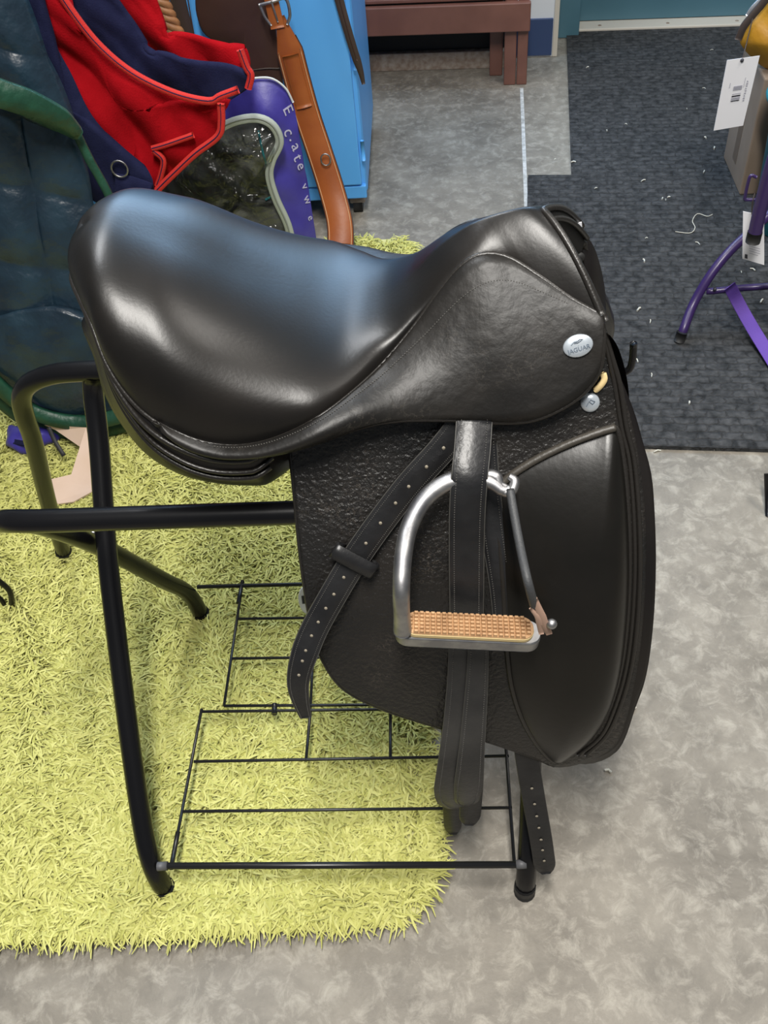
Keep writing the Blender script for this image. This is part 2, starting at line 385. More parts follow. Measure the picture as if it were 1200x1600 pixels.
structure(joined('trim_3', [((ja+jb)/2+RB@np.array([0, 0, 0])+0*jd+v*0 if False else v, f) for v, f in [
    (np.array([ja-jd, ja+jd, jb+jd, jb-jd])+np.array([0, 0, .0012]), [(0, 3, 2, 1)])]], CHALK, None, False))

# charcoal carpet mat (one L-shaped piece)
M0 = [(.451, 3.345), (.362, 2.398), (.248, 2.41), (.152, 1.372), (1.75, 1.22), (1.95, 3.23)]
mt = joined('floor_mat', [(np.array([(x, y, z) for z in (.0, .009) for x, y in M0]), [tuple(range(6, 12))[::-1], tuple(range(6))]+[(i, (i+1) % 6, (i+1) % 6+6, i+6) for i in range(6)])], MATT, None, False)
tag(mt, 'charcoal ribbed carpet mat with a stepped edge lying in front of the teal door', 'mat')

# ================================================================= LIME SHAG RUG
RX0, RX1, RY0, RY1 = -1.35, -.025, .452, 2.13
rug = thing('shag_rug', 'lime green long-pile shag rug lying under the saddle stand', 'rug', (-.6, 1.2, 0))
def rug_in(x, y, pad=0.0):
    x1 = RX1-.022*(y-.56)/1.6+.006*np.sin(y*23)
    y0 = RY0+.012*np.sin(x*4+1)+.03*np.clip(-x-.55, 0, 1)*0
    inside = (x > RX0) & (x < x1-pad) & (y > y0+pad) & (y < RY1-pad)
    r = .07
    for cx, cy, sx, sy in ((x1-r, y0+r, 1, -1), (x1-r, RY1-r, 1, 1)):
        corner = ((x-cx)*sx > 0) & ((y-cy)*sy > 0)
        inside &= ~(corner & ((x-cx)**2+(y-cy)**2 > (r-pad)**2))
    return inside
# backing outline
bo = []
for y in np.linspace(RY0+.07, RY1-.07, 30): bo.append((RX1-.022*(y-.56)/1.6+.006*math.sin(y*23), y))
for a in np.linspace(0, math.pi/2, 8): bo.append((RX1-.022-.07+.07*math.cos(a), RY1-.07+.07*math.sin(a)))
bo.append((RX0, RY1)); bo.append((RX0, RY0+.012*math.sin(RX0*4+1)))
for x in np.linspace(RX0+.05, RX1-.08, 24): bo.append((x, RY0+.012*math.sin(x*4+1)))
for a in np.linspace(-math.pi/2, 0, 8)[1:]: bo.append((RX1-.07+.07*math.cos(a), RY0+.012*math.sin(-.1+1)+.07+.07*math.sin(a)))
n = len(bo)
joined('backing', [(np.array([(x, y, z) for z in (.0005, .007) for x, y in bo]), [tuple(range(n, 2*n))]+[(i, (i+1) % n, (i+1) % n+n, i+n) for i in range(n)])], BACKING, rug, False)
def make_pile(nst):
    # more strands where the rug is near
    x = rng.uniform(RX0, RX1, nst*3); y = RY0+(RY1-RY0)*rng.random(nst*3)**1.35
    ok = rug_in(x, y, .010)
    x, y = x[ok][:nst], y[ok][:nst]; n = len(x)
    # clumped direction field
    ang = 2.2*np.sin(x*9+1.3*np.sin(y*7))+2.0*np.cos(y*8+1.7*np.sin(x*6))+1.3*np.sin(x*31+y*17)+rng.normal(0, .75, n)
    edge = (RX1-x < .04); ang = np.where(edge, rng.normal(0, .6, n), ang)
    edge = (y-RY0 < .035); ang = np.where(edge, -math.pi/2+rng.normal(0, 1.1, n), ang)
    L = rng.uniform(.022, .046, n); wd = rng.uniform(.0009, .0017, n); curl = rng.normal(0, 1.1, n); hh = rng.uniform(.007, .017, n)
    K = 5; P = np.zeros((n, K, 3)); P[:, 0, 0] = x; P[:, 0, 1] = y; P[:, 0, 2] = .006
    a = ang.copy(); zs = [0, .8, 1.0, .95, .7]
    for k in range(1, K):
        P[:, k, 0] = P[:, k-1, 0]+np.cos(a)*L/4*(.6 if k == 1 else 1); P[:, k, 1] = P[:, k-1, 1]+np.sin(a)*L/4*(.6 if k == 1 else 1)
        P[:, k, 2] = .006+hh*zs[k]; a = a+curl/3
    D = np.gradient(P, axis=1); Wv = np.stack([-D[..., 1], D[..., 0], np.zeros_like(D[..., 0])], -1)
    Wv /= np.maximum(np.linalg.norm(Wv, axis=-1), 1e-9)[..., None]
    tap = np.array([1, 1, 1, .85, .35])[None, :, None]
    tilt = rng.normal(0, .5, n)[:, None]
    Wv[..., 2] = tilt
    V = np.stack([P-Wv*wd[:, None, None]*tap, P+Wv*wd[:, None, None]*tap], 2).reshape(-1, 3)
    base = (np.arange(n)*K*2)[:, None, None]; kk = (np.arange(K-1)*2)[None, :, None]
    Q = (base+kk+np.array([0, 1, 3, 2])[None, None, :]).reshape(-1, 4)
    me = bpy.data.meshes.new('pile'); me.vertices.add(len(V)); me.vertices.foreach_set('co', V.astype(np.float32).ravel())
    me.loops.add(Q.size); me.loops.foreach_set('vertex_index', Q.astype(np.int32).ravel())
    me.polygons.add(len(Q)); me.polygons.foreach_set('loop_start', (np.arange(len(Q))*4).astype(np.int32))
    me.update(calc_edges=True)
    o = link('pile', me, PILE, rug); o['kind'] = 'stuff'; return o
make_pile(150000)

# ================================================================= SADDLE STAND
stand = thing('saddle_stand', 'black tubular metal saddle stand with crossed legs and low wire shelf, carrying the saddle', 'saddle stand', (-.155, .74, 0))
TR = .0132
ZR = .56
A = spline([(.10, .69, ZR-.02), (.075, .69, ZR), (-.1, .69, ZR), (-.35, .69, ZR), (-.43, .69, ZR), (-.472, .695, ZR-.004), (-.492, .712, ZR-.022), (-.492, .735, ZR-.048), (-.484, .768, ZR-.092), (-.468, .84, .345), (-.440, .925, .165), (-.430, .955, .105), (-.424, .966, .07), (-.420, .970, .03), (-.418, .970, 0)], 110)
tube('frame_tube', A, TR, BLACKTUBE, stand, 14)
B = spline([(.115, .945, ZR-.02), (.09, .945, ZR), (-.1, .945, ZR), (-.35, .945, ZR), (-.45, .946, ZR), (-.495, .950, ZR-.006), (-.534, .958, ZR-.026), (-.558, .968, ZR-.058), (-.573, .982, ZR-.105), (-.590, 1.004, .39), (-.645, 1.06, .20), (-.692, 1.115, .02)], 90)
tube('frame_tube', B, TR, BLACKTUBE, stand, 14)
tube('end_cap', [(-.690, 1.112, .028), (-.697, 1.122, -.0)], TR+.0015, BLACKRUB, stand, 14)
Lg = spline([(-.440, .945, ZR-.006), (-.446, .938, .525), (-.446, .90, .47), (-.444, .80, .36), (-.430, .66, .215), (-.416, .56, .115), (-.408, .524, .075), (-.402, .509, .040), (-.398, .506, 0)], 70)
tube('leg', Lg, TR, BLACKTUBE, stand, 14)
Lr = spline([(.115, .945, ZR-.02), (.118, .93, .51), (.112, .80, .36), (.103, .66, .215), (.096, .56, .115), (.092, .524, .075), (.090, .509, .040), (.089, .504, 0)], 70)
tube('leg', Lr, TR, BLACKTUBE, stand, 14)
Ar = spline([(.10, .69, ZR-.02), (.108, .71, ZR-.05), (.105, .84, .345), (.10, .925, .165), (.094, .955, .105), (.090, .97, .04), (.089, .97, 0)], 70)
tube('leg', Ar, TR, BLACKTUBE, stand, 14)
for p in ((-.418, .970), (-.398, .506), (.089, .504), (.089, .97)):
    tube('end_cap', [(p[0], p[1], .022), (p[0], p[1], .001)], TR+.0012, BLACKRUB, stand, 14)
for bx in (-.468, .106): joined('bolt', [ball_geo((bx, .838 if bx < 0 else .82, .375), (.006, .006, .006), 5)], STEEL, stand)
# wire shelf: two hinged grids
GZ = .072
def g(px, py, z=GZ): return onz(px, py, z)
def rods(name, segs, r):
    for a, b in segs:
        tube(name, [g(*a), g(*b)], r, WIRE, stand, 8)
rods('shelf_bar', [((258, 1353), (812, 1351))], .0048)
for a, b in (((246, 1354), (262, 1353)), ((806, 1351), (822, 1350))): tube('shelf_sleeve', [g(*a), g(*b)], .0060, mat('grey_sleeve', (.10, .10, .105), .5), stand, 10)
rods('shelf_wire', [((267, 1358), (315, 1108)), ((804, 1354), (786, 1105)), ((303, 1190), (795, 1181)), ((285, 1268), (800, 1262)),
     ((315, 1112), (786, 1106)), ((478, 1189), (485, 1110)), ((610, 1186), (610, 1110))], .0023)
rods('shelf_wire', [((350, 1103), (379, 910)), ((350, 1103), (755, 1100)), ((372, 967), (745, 962)), ((360, 1029), (750, 1024)),
     ((485, 1106), (492, 965)), ((752, 1100), (742, 908)), ((608, 1102), (606, 965))], .0023)
rods('shelf_bar', [((308, 917), (750, 906))], .0034)
for a, b in (((267, 1358), (278, 1300)), ((372, 942), (379, 908))): tube('shelf_sleeve', [g(*a), g(*b)], .0034, WIRE, stand, 8)
for x in (429, 690): tube('hinge_clip', [g(x, 1100), g(x, 1116)], .0042, WIRE, stand, 8)
hp = spline([(.11, .945, ZR), (.17, .944, ZR-.022), (.215, .942, ZR-.034), (.231, .941, ZR-.030), (.2335, .940, ZR-.012), (.232, .940, ZR+.012)], 30)
tube('bridle_hook', hp, .0046, BLACKTUBE, stand, 10)

# ================================================================= SADDLE
YC = .82
sad = thing('english_saddle', 'black leather English dressage saddle with deep seat and silver badges, set on the stand', 'saddle', (-.1, YC, .56))
def U(L): return np.array([ony(a, b, y) for a, b, y in L])
def both(fn):
    fn(None); fn(YC)
# --- seat
Nw = np.vstack([[(-.352, YC, .792)], U([(112, 432, .785), (126, 470, .752), (145, 512, .725), (167, 570, .702), (200, 620, .686), (240, 657, .676), (300, 686, .667), (350, 697, .664), (400, 694, .664), (450, 678, .668),
     (500, 651, .677), (550, 613, .703), (600, 566, .737), (650, 506, .763), (690, 451, .778), (720, 416, .786), (752, 398, .790), (792, 402, .788), (842, 432, .772), (892, 467, .756), (940, 493, .742)])])
NS = 90
N = spline(Nw, NS)
cx = np.interp(N[:, 0], [N[:, 0].min(), -.25, -.1, .05, N[-1, 0]], [-.338, -.262, -.095, .035, .100])
cx[0] = -.338
czx = [-.338, -.325, -.305, -.28, -.25, -.20, -.15, -.10, -.06, -.03, 0, .02, .035, .06, .085, .105]
czz = [.834, .841, .840, .829, .813, .780, .754, .736, .742, .760, .791, .806, .815, .824, .828, .823]
zc = spline(np.c_[czx, czz], 300); cz = np.interp(cx, zc[:, 0], zc[:, 1])
Cc = np.c_[cx, np.full(NS, YC), cz]
NV = 26
th = np.linspace(0, math.pi/2, NV)
aa = 1-np.cos(th)**.82; bbv = np.sin(th)**.72
fr = np.clip((N[:, 0]+.03)/.12, 0, 1)[:, None]*.85; tt_ = th/(math.pi/2)
AA = aa[None]*(1-fr)+tt_[None]*fr; BB = bbv[None]*(1-fr)+(.45*np.sin(th)**1.2+.55*tt_**.95)[None]*fr
half = N[:, None, :]+(Cc-N)[:, None, :]*np.stack([AA, AA, BB], -1)
far = half[:, ::-1].copy(); far[:, :, 1] = 2*YC-far[:, :, 1]
full = np.concatenate([half, far[:, 1:]], 1)
seat = loft('seat', full, SEATL, sad, flip=True)
front = full[-1]
inner = front.copy()
def edge_tube(name, P, r, m=PIPE, mir=True, seg=8):
    for q in ((None, YC) if mir else (None,)):
        Q = np.array(P).copy()
        if q: Q[:, 1] = 2*YC-Q[:, 1]
        tube(name, Q, r, m, sad, seg)
# welt all round the seat
edge_tube('seat_welt', N, .0028)
# pommel arch: rolled edge, face and gullet lining
arch = front.copy()
tube('pommel_edge', arch, .0036, PIPE, sad, 10)
cen = np.array([.06, YC, .60])
def arch_ring(dx, k, dz=0):
    q = arch.copy(); q[:, 1] = YC+(q[:, 1]-YC)*k; q[:, 2] = q[:, 2]-(1-k)*.10+dz; q[:, 0] += dx; return q
loft('gullet_lining', [arch, arch_ring(.004, .93, -.004), arch_ring(.0, .84, -.010), arch_ring(-.03, .78, -.016), arch_ring(-.12, .72, -.03)], mat('gullet_lining', (.004, .0038, .0035), .7, bump=.1), sad)
tube('pommel_edge', arch_ring(.006, .92, -.003), .0028, PIPE, sad, 10)

# --- skirt (small flap)
i0 = int(np.argmin(np.linalg.norm(N-Nw[6], axis=1)))
inn = spline(N[i0:], 80)
Sk = U([(240, 657, .674), (268, 684, .665), (300, 703, .660), (345, 714, .656), (400, 713, .655), (450, 704, .658), (505, 688, .665), (560, 668, .675), (620, 657, .685), (700, 656, .693), (770, 660, .694), (830, 657, .692),
        (880, 637, .697), (915, 611, .705), (936, 580, .715), (942, 550, .722), (943, 520, .731), (941, 495, .741)])
# match along the outline
out = spline(Sk, 80)
sk_c = []
for k, t in enumerate(np.linspace(0, 1, 14)):
    q = inn*(1-t)+out*t
    q[:, 1] -= .012*math.sin(math.pi*t)*np.sin(np.linspace(0, math.pi, 80))**.7
    q[:, 2] += .004*math.sin(math.pi*t)*np.sin(np.linspace(0, math.pi, 80))
    sk_c.append(q)
for mir in (None, YC):
    so_ = solid(loft('skirt', sk_c, SKIRTL, sad, mir, flip=False), .005, 0)
    if mir is None: skirt_o = so_
edge_tube('skirt_edge', out[2:-1], .0026)
# stitch line along the skirt
SG = np.array(sk_c); nrm_ = np.cross(np.gradient(SG, axis=0), np.gradient(SG, axis=1)); nrm_ /= np.maximum(np.linalg.norm(nrm_, axis=-1), 1e-9)[..., None]; nrm_ *= -np.sign(nrm_[..., 1:2]); nrm_[nrm_[..., 2] < -.9] *= -1
sl = spline((SG[2]+nrm_[2]*.0030)[10:74], 300)
dash = []
for k in range(0, 298, 2):
    a, b = sl[k], sl[k+1]; dash.append(tube_geo([a, a+.6*(b-a)], .00055, 5))
st = joined('stitching', dash, STITCH, sad); st['kind'] = 'stuff'

# --- flap surface
kz = [.10, .2, .3, .4, .5, .55, .6, .65, .70, .76, .85]; ky = [.555, .555, .562, .580, .615, .640, .672, .705, .728, .752, .80]
zz = np.linspace(.1, .85, 200); yy = np.interp(zz, kz, ky); yy = np.convolve(np.pad(yy, 12, 'edge'), np.ones(25)/25, 'valid')
def yf(x, z): return float(np.interp(z, zz, yy))
def on_surf(px, py, off=0.0):
    y = .62
    for _ in range(40):
        P = ony(px, py, y); y = .5*y+.5*(yf(P[0], P[2])-off)
    return ony(px, py, y)
def outline(L, n, off=0.0):
    P = np.array([on_surf(a, b, off) for a, b in L]); return spline(P[:, [0, 2]], n, True)
FO = outline([(453, 690), (460, 765), (468, 850), (477, 920), (489, 985), (508, 1038), (540, 1078), (600, 1108), (680, 1134), (760, 1157), (830, 1181), (866, 1196), (905, 1191), (950, 1171), (970, 1145), (988, 1080), (1001, 1000),
     (1008, 900), (1007, 800), (995, 700), (976, 620), (957, 560), (942, 505), (900, 520), (820, 600), (700, 620), (560, 635), (480, 655)], 160)
for mir in (None, YC):
    solid(radial('flap', FO, on_surf(740, 880)[[0, 2]], yf, lambda s, x, z: 0, FLAPL, sad, 18, mir), .005, 0)
def surf_tube(name, L, r, off, n=80, closed=False, mir=True, m=PIPE):
    P = np.array([on_surf(a, b, off) for a, b in L]); edge_tube(name, spline(P, n, closed), r, m, mir)
surf_tube('flap_edge', [(453, 700), (460, 765), (468, 850), (477, 920), (489, 985), (508, 1038), (540, 1078), (600, 1108), (680, 1134), (760, 1157), (830, 1181), (866, 1196)], .0026, .0)
# --- sweat flap behind, a little proud at the front
yb = lambda x, z: yf(x, z)+.022
SO = outline([(700, 760), (760, 700), (900, 560), (950, 560), (985, 630), (1003, 690), (1016, 740), (1021, 800), (1023, 880), (1019, 970), (1008, 1050), (992, 1098), (962, 1168), (905, 1187), (850, 1150), (760, 1110), (700, 1000)], 110, -.022)
for mir in (None, YC):
    solid(radial('sweat_flap', SO, on_surf(860, 880, -.022)[[0, 2]], yb, lambda s, x, z: 0, PANELL, sad, 12, mir), .012, 0)
# --- knee block
KO_px = [(772, 770), (800, 742), (840, 717), (890, 693), (935, 676), (962, 668), (974, 720), (981, 800), (983, 890), (978, 980), (968, 1050), (950, 1108), (925, 1148), (895, 1175), (868, 1189), (845, 1170), (817, 1125), (799, 1070), (791, 1000), (786, 920), (779, 840)]
KO = outline(KO_px, 120)
xk0, xk1 = KO[:, 0].min(), KO[:, 0].max()
def kprof(s, x, z):
    t = min(1, max(0, (x-xk0)/(xk1-xk0)))
    h = .012+.026*t**1.1
    return .0035+h*(max(0, 1-s**3.2))**.8
for mir in (None, YC):
    radial('knee_block', KO, on_surf(905, 930)[[0, 2]], yf, kprof, KNEEL, sad, 20, mir)
surf_tube('knee_piping', KO_px, .0032, .004, 140, True)
for dx, r in ((9, .0024), (17, .0026)):
    surf_tube('front_piping', [(938+dx*.4, 520), (945+dx*.7, 560), (952+dx, 604), (962+dx, 668), (974+dx, 720), (981+dx, 800), (983+dx, 890), (978+dx, 980), (968+dx, 1050), (950+dx, 1110), (930+dx, 1150), (890+dx*1.5, 1180)], r, .003, 80)
surf_tube('block_seam', [(775, 765), (800, 742), (840, 717), (890, 693), (935, 676), (962, 668)], .0042, .006, 60, False, True, mat('worn_piping', (.05, .044, .036), .45, bump=.2, bscale=300))

# --- rear panel cushions
Bp = np.vstack([[(-.338, YC, .740)], U([(128, 500, .79), (147, 560, .758), (163, 615, .732), (190, 664, .714), (230, 711, .702), (280, 740, .695), (340, 753, .692), (400, 757, .690), (460, 754, .690), (560, 745, .725), (700, 728, .745)])])
NP = 80
Nr = spline(np.vstack([Nw[:11], U([(560, 655, .74), (700, 650, .77)])]), NP); Nr[:, 2] -= .004
Bq = spline(Bp, NP)
pan = []
for t in np.linspace(0, 1, 16):
    q = Nr*(1-t)+Bq*t
    bul = .016*math.sin(math.pi*t)**.7
    outd = np.c_[np.clip((-.22-q[:, 0])/.12, 0, 1), -np.ones(NP), np.zeros(NP)]; outd /= np.linalg.norm(outd, axis=1)[:, None]
    pq = q+outd*bul; pq[:, 1] += .05*np.clip((pq[:, 0]+.185)/.045, 0, 1)**1.5; pan.append(pq)
for k, (dy, dz) in enumerate(((.012, -.007), (.03, -.010), (.055, -.004), (.075, .02))):
    q = Bq.copy(); q[:, 1] = np.minimum(q[:, 1]+dy, YC); q[:, 2] += dz; q[:, 1] += .05*np.clip((q[:, 0]+.185)/.045, 0, 1)**1.5; q[:, 0] += .015*np.clip((-.22-q[:, 0])/.12, 0, 1)*(k+1); pan.append(q)
for mir in (None, YC): loft('panel', pan, PANELL, sad, mir)
for t, r in ((.16, .0030), (.36, .0026), (.46, .0030)):
    q = pan[int(round(t*15))].copy()[:int(NP*.62)]; q[:, 1] -= .0015; edge_tube('panel_piping', q, r)
# front panel pads seen through the gullet
for mir in (None, YC):
    PO = spline(np.array([ony(a, b, .905)[[0, 2]] for a, b in [(872, 408), (890, 386), (908, 366), (925, 380), (938, 415), (946, 460), (945, 505), (930, 540), (905, 500), (885, 450)]]), 60, True)
    radial('front_panel', PO, PO.mean(0), lambda x, z: .905, lambda s, x, z: .022*(1-s**2.5), PANELL, sad, 8, None if mir is None else YC)
tube('pad_edge', spline(U([(866, 414, .888), (884, 394, .886), (900, 376, .886), (909, 365, .890)]), 16), .0020, mat('pad_edge_leather', (.075, .065, .055), .5), sad, 8)
dl = mat('dee_leather', (.014, .012, .011), .5)
q = ony(905, 402, .885); joined('dee_staple', [ball_geo(q, (.006, .004, .006), 6)], BLACKRUB, sad)
# white tag at the far side of the pommel
tg = U([(893, 349, .884), (909, 347, .884), (910, 365, .884), (903, 360, .884)])
solid(mesh('maker_tag', tg, [(0, 1, 2, 3)], PAPER, sad, False), .001, 0)
# cream thigh-block edge peeking below the skirt
cp = spline(np.array([on_surf(a, b, .006) for a, b in ((942, 582), (944, 592), (938, 602), (928, 611))]), 20)
strap('block_edge', cp, [.002]+[.006]*18+[.002], .004, CREAM, sad)

# --- badges
def plate(name, o, r, u, rx, ry, m, parent, dome=.002):
    r = np.array(r)/np.linalg.norm(r); nn = np.cross(r, u); nn /= np.linalg.norm(nn); u = np.cross(nn, r)
    V = []; k = 32
    for s, h in ((1, -.002), (1, .0006), (.93, .0014), (.5, dome), (.02, dome)):
        for i in range(k):
            a = 2*math.pi*i/k; V.append(o+r*rx*s*math.cos(a)+u*ry*s*math.sin(a)+nn*h)
    f = [q for q in gridfaces(5, k, False, True)]+[tuple(range(4*k, 5*k))]
    return mesh(name, V, f, m, parent), r, u, nn
o, sn = hit(skirt_o, 902, 540); o = o+sn*.004
rv = hit(skirt_o, 920, 535)[0]-hit(skirt_o, 884, 546)[0]
bd, r, u, nn = plate('badge', o, rv, np.cross(sn, rv), .0140, .0104, BRASSW, sad)
o2 = o+nn*.0024
text('badge_lettering', 'JAGUAR', o2-u*.0030, r, u, .0058, BADGETXT, bd, .0002)
cat = [(-.006, .0025), (-.003, .0045), (0, .0042), (.003, .0056), (.0055, .0050), (.003, .0038), (.0, .0030), (-.003, .0034)]
tube('badge_emblem', [o2+r*a+u*b for a, b in cat], .0004, BADGETXT, bd, 6)
o = on_surf(922, 629, .005)
bt, r, u, nn = plate('button', o, ony(940, 626, o[1])-ony(904, 632, o[1]), (0, .45, .9), .0092, .0095, BRASSW, sad, .003)
tube('button_emblem', [o+nn*.0036+r*a+u*b for a, b in ((-.004, -.002), (-.001, .002), (.002, -.001), (.0045, .001), (.001, .0035), (-.001, .002))], .00045, BADGETXT, bt, 6)

# --- girth billets hanging under the flap
def billet(L, off, low, wpx, holes):
    P = spline(np.array([on_surf(a, b, off+(low-off)*k/(len(L)-1)) for k, (a, b) in enumerate(L)]), 40)
    w = np.full(40, wpx); w[-3:] = wpx*np.array([.93, .75, .4])
    s = strap('girth_billet', P, w, .004, STRAPL, sad)
    for t in holes:
        q = P[int(t*39)]; joined('punched_hole', [ball_geo(q+np.array([0, -.003, .001]), (.0019, .0008, .0026), 5)], HOLE, s)
billet([(815, 1120), (826, 1200), (836, 1260), (845, 1310), (853, 1364)], -.016, .055, .028, (.42, .52, .61, .68, .76, .84, .91))
billet([(735, 1040), (738, 1150), (738, 1220), (733, 1288)], -.012, .01, .027, ())
billet([(705, 1040), (705, 1150), (706, 1250), (708, 1302)], -.026, -.01, .024, ())

# ================================================================= STIRRUP LEATHER
sl_ = thing('stirrup_leather', 'black stitched stirrup leather hanging down the saddle flap with a long punched tail', 'strap', tuple(on_surf(735, 665, .01)))
def sp(L, n=60): return spline(np.array([on_surf(a, b, o) for a, b, o in L]), n)
def edged(name, P, wv, th, nrm=(0, -1, .25), stitches=True, edge=True):
    s = strap(name, P, wv, th, WORNL if name == 'strap_loop' else STRAPL, sl_, nrm)
    P = np.asarray(P); T = np.gradient(P, axis=0); T /= np.linalg.norm(T, axis=1)[:, None]
    W = np.cross(T, np.array(nrm, float)); W /= np.linalg.norm(W, axis=1)[:, None]; Nn = np.cross(W, T)
    wv = np.broadcast_to(wv, (len(P),))[:, None]
    if stitches:
        ge = []
        for sd in (-.36, .36):
            q = spline(P+W*wv*sd+Nn*(th*.5+.0002), len(P)*4)
            for k in range(0, len(q)-1, 2): ge.append(tube_geo([q[k], q[k]+.55*(q[k+1]-q[k])], .00055, 4))
        t = joined('stitching', ge, STITCH, s); t['kind'] = 'stuff'
    if edge:
        for sd in (-.5, .5): tube('worn_edge', P+W*wv*sd*.99+Nn*th*.3, .0007, STRAPEDGE, s, 5)
    return s, P, W, Nn
# down strap to the iron, then the doubled loop under it
edged('strap', sp([(741, 655, .022), (738, 700, .040), (733, 750, .055), (730, 800, .050), (729, 860, .038), (729, 930, .026), (729, 1000, .012)], 50), .0345, .0045)
lp = sp([(727, 985, .006), (726, 1050, .008), (722, 1110, .012), (716, 1170, .018), (711, 1215, .020), (709, 1240, .018), (714, 1254, .012), (724, 1258, .004)], 60)
edged('strap_loop', lp, np.interp(np.linspace(0, 1, 60), [0, .45, .75, .88, .96, 1], [.034, .040, .047, .044, .030, .012]), .0045)
lp2 = sp([(748, 985, .012), (746, 1050, .014), (742, 1110, .018), (737, 1170, .024), (733, 1215, .026), (729, 1246, .020), (727, 1256, .010)], 50)
edged('strap_loop', lp2, np.interp(np.linspace(0, 1, 50), [0, .5, .75, .9, .97, 1], [.020, .028, .034, .030, .020, .008]), .0045)
edged('strap', sp([(757, 690, .006), (762, 760, .006), (772, 840, .005), (784, 920, .004), (790, 990, .004)], 40), .024, .004)
# long tail across the flap
tl = sp([(722, 662, .014), (690, 702, .016), (640, 757, .016), (595, 815, .016), (555, 872, .018), (520, 930, .020), (490, 985, .026), (473, 1030, .034), (466, 1065, .036), (470, 1095, .034), (478, 1120, .032)], 90)
s, P, W, Nn = edged('strap_tail', tl, np.interp(np.linspace(0, 1, 90), [0, .75, .9, 1], [.0290, .0285, .021, .012]), .0042)
for k, (a, b) in enumerate([(686, 692), (660, 722), (634, 757), (613, 786), (591, 817), (575, 849), (539, 904), (524, 927), (510, 949), (497, 970), (487, 990), (477, 1007), (471, 1022), (467, 1036)]):
    j = int(np.argmin([np.linalg.norm(q-on_surf(a, b, .018)) for q in P])); q = P[j]+Nn[j]*.0024
    joined('punched_hole', [ball_geo(q, (.0018, .0010, .0024), 5)], HOLE, s)
kc = on_surf(553, 874, .018); j = int(np.argmin(np.linalg.norm(P-kc, axis=1)))
kw, kt, kn = W[j], np.gradient(P, axis=0)[j], Nn[j]; kt /= np.linalg.norm(kt)
ov = []
for a in np.linspace(0, 2*math.pi, 28, endpoint=False):
    ov.append(P[j]+kw*.0225*np.sign(math.cos(a))*abs(math.cos(a))**.45+kn*(.0055*np.sign(math.sin(a))*abs(math.sin(a))**.6+.001))
ov = np.array(ov); V = np.vstack([ov-kt*.0085, ov+kt*.0085, P[j]+(ov-P[j])*1.12+kt*.0080+kn*.0006, P[j]+(ov-P[j])*1.12-kt*.0080+kn*.0006])
kf = gridfaces(4, 28, True, True); mesh('keeper', V, kf, STRAPL, sl_)

# ================================================================= STIRRUP IRON
iron = thing('stirrup_iron', 'worn steel safety stirrup iron with tan tread pad hanging on the saddle flap', 'stirrup', tuple(ony(730, 1000, .535)))
def I(px, py, d=0.0): # iron plane leans slightly towards the flap at the top
    y = .552-d
    for _ in range(12):
        P = ony(px, py, y); y = .552-d+max(0, P[2]-.50)*.80
    return ony(px, py, y)
arm = spline([I(629, 986), I(627, 930), I(630, 870), I(640, 822), I(662, 782), I(693, 757), I(725, 749), I(752, 749), I(772, 757), I(786, 767), I(799, 764)], 70)
rr = np.interp(np.linspace(0, 1, 70), [0, .1, .5, .75, .92, 1], [.0092, .0080, .0086, .0092, .0066, .0045])
tube('arm', arm, rr, STEEL, iron, 14)
hk = spline([I(752, 744), I(765, 742), (I(775, 746)), I(781, 757), I(792, 762)], 24)
tube('hook', hk, np.interp(np.linspace(0, 1, 24), [0, .5, 1], [.0055, .0062, .003]), STEEL, iron, 10)
hk2 = spline([I(786, 768), I(797, 769), I(803, 760), I(803, 750), I(795, 744)], 24)
tube('hook', hk2, np.interp(np.linspace(0, 1, 24), [0, .6, 1], [.005, .0052, .0035]), STEEL, iron, 10)
# tread: rounded bar frame
tl_, tr_ = I(618, 992), I(846, 1003); tx = tr_-tl_; tw = np.linalg.norm(tx); tx /= tw
ty = np.array([0, 1, 0.06]); ty -= tx*np.dot(tx, ty); ty /= np.linalg.norm(ty); tz = np.cross(tx, ty)
tc = (tl_+tr_)/2+ty*.010-tz*.002
def slab(hx, hy, r, z0, z1, bev, n=8):
    pts = []
    for cx_, cy_, a0 in ((hx-r, hy-r, 0), (-hx+r, hy-r, 90), (-hx+r, -hy+r, 180), (hx-r, -hy+r, 270)):
        for a in np.linspace(a0, a0+90, n): pts.append((cx_+r*math.cos(math.radians(a)), cy_+r*math.sin(math.radians(a))))
    pts = np.array(pts); k = len(pts); V = []
    for z, s in ((z0, -bev), (z0+bev, 0), (z1-bev, 0), (z1, -bev)):
        for x_, y_ in pts:
            fx = 1+s/hx; fy = 1+s/hy; V.append(tc+tx*x_*fx+ty*y_*fy+tz*z)
    f = [q for q in gridfaces(4, k, False, True)]+[tuple(range(k-1, -1, -1)), tuple(range(3*k, 4*k))]
    return V, f
V, f = slab(tw/2, .0145, .0125, -.013, .004, .002); bevel(mesh('tread_frame', V, f, STEEL, iron, False), .001)
V, f = slab(tw/2-.008, .0135, .012, .004, .010, .001); pad = mesh('tread_pad', V, f, CREAM, iron, False)
ribs = []
nr, nc = 6, 22
hx = tw/2-.011
for i in range(nc):
    for jx in range(nr):
        x_ = -hx+.003+(2*hx-.006)*i/(nc-1); y_ = -.0108+.0216*jx/(nr-1)
        if math.hypot(max(0, abs(x_)-hx+.012), y_) > .0118: continue
        c = tc+tx*x_+ty*y_+tz*.0105; a, b = tx*.0026, ty*.0018
        vv = [c-a-b, c+a-b, c+a+b, c-a+b, c-a*.6-b*.6+tz*.0030, c+a*.6-b*.6+tz*.0030, c+a*.6+b*.6+tz*.0030, c-a*.6+b*.6+tz*.0030]
        ribs.append((vv, [(4, 5, 6, 7), (0, 1, 5, 4), (1, 2, 6, 5), (2, 3, 7, 6), (3, 0, 4, 7)]))
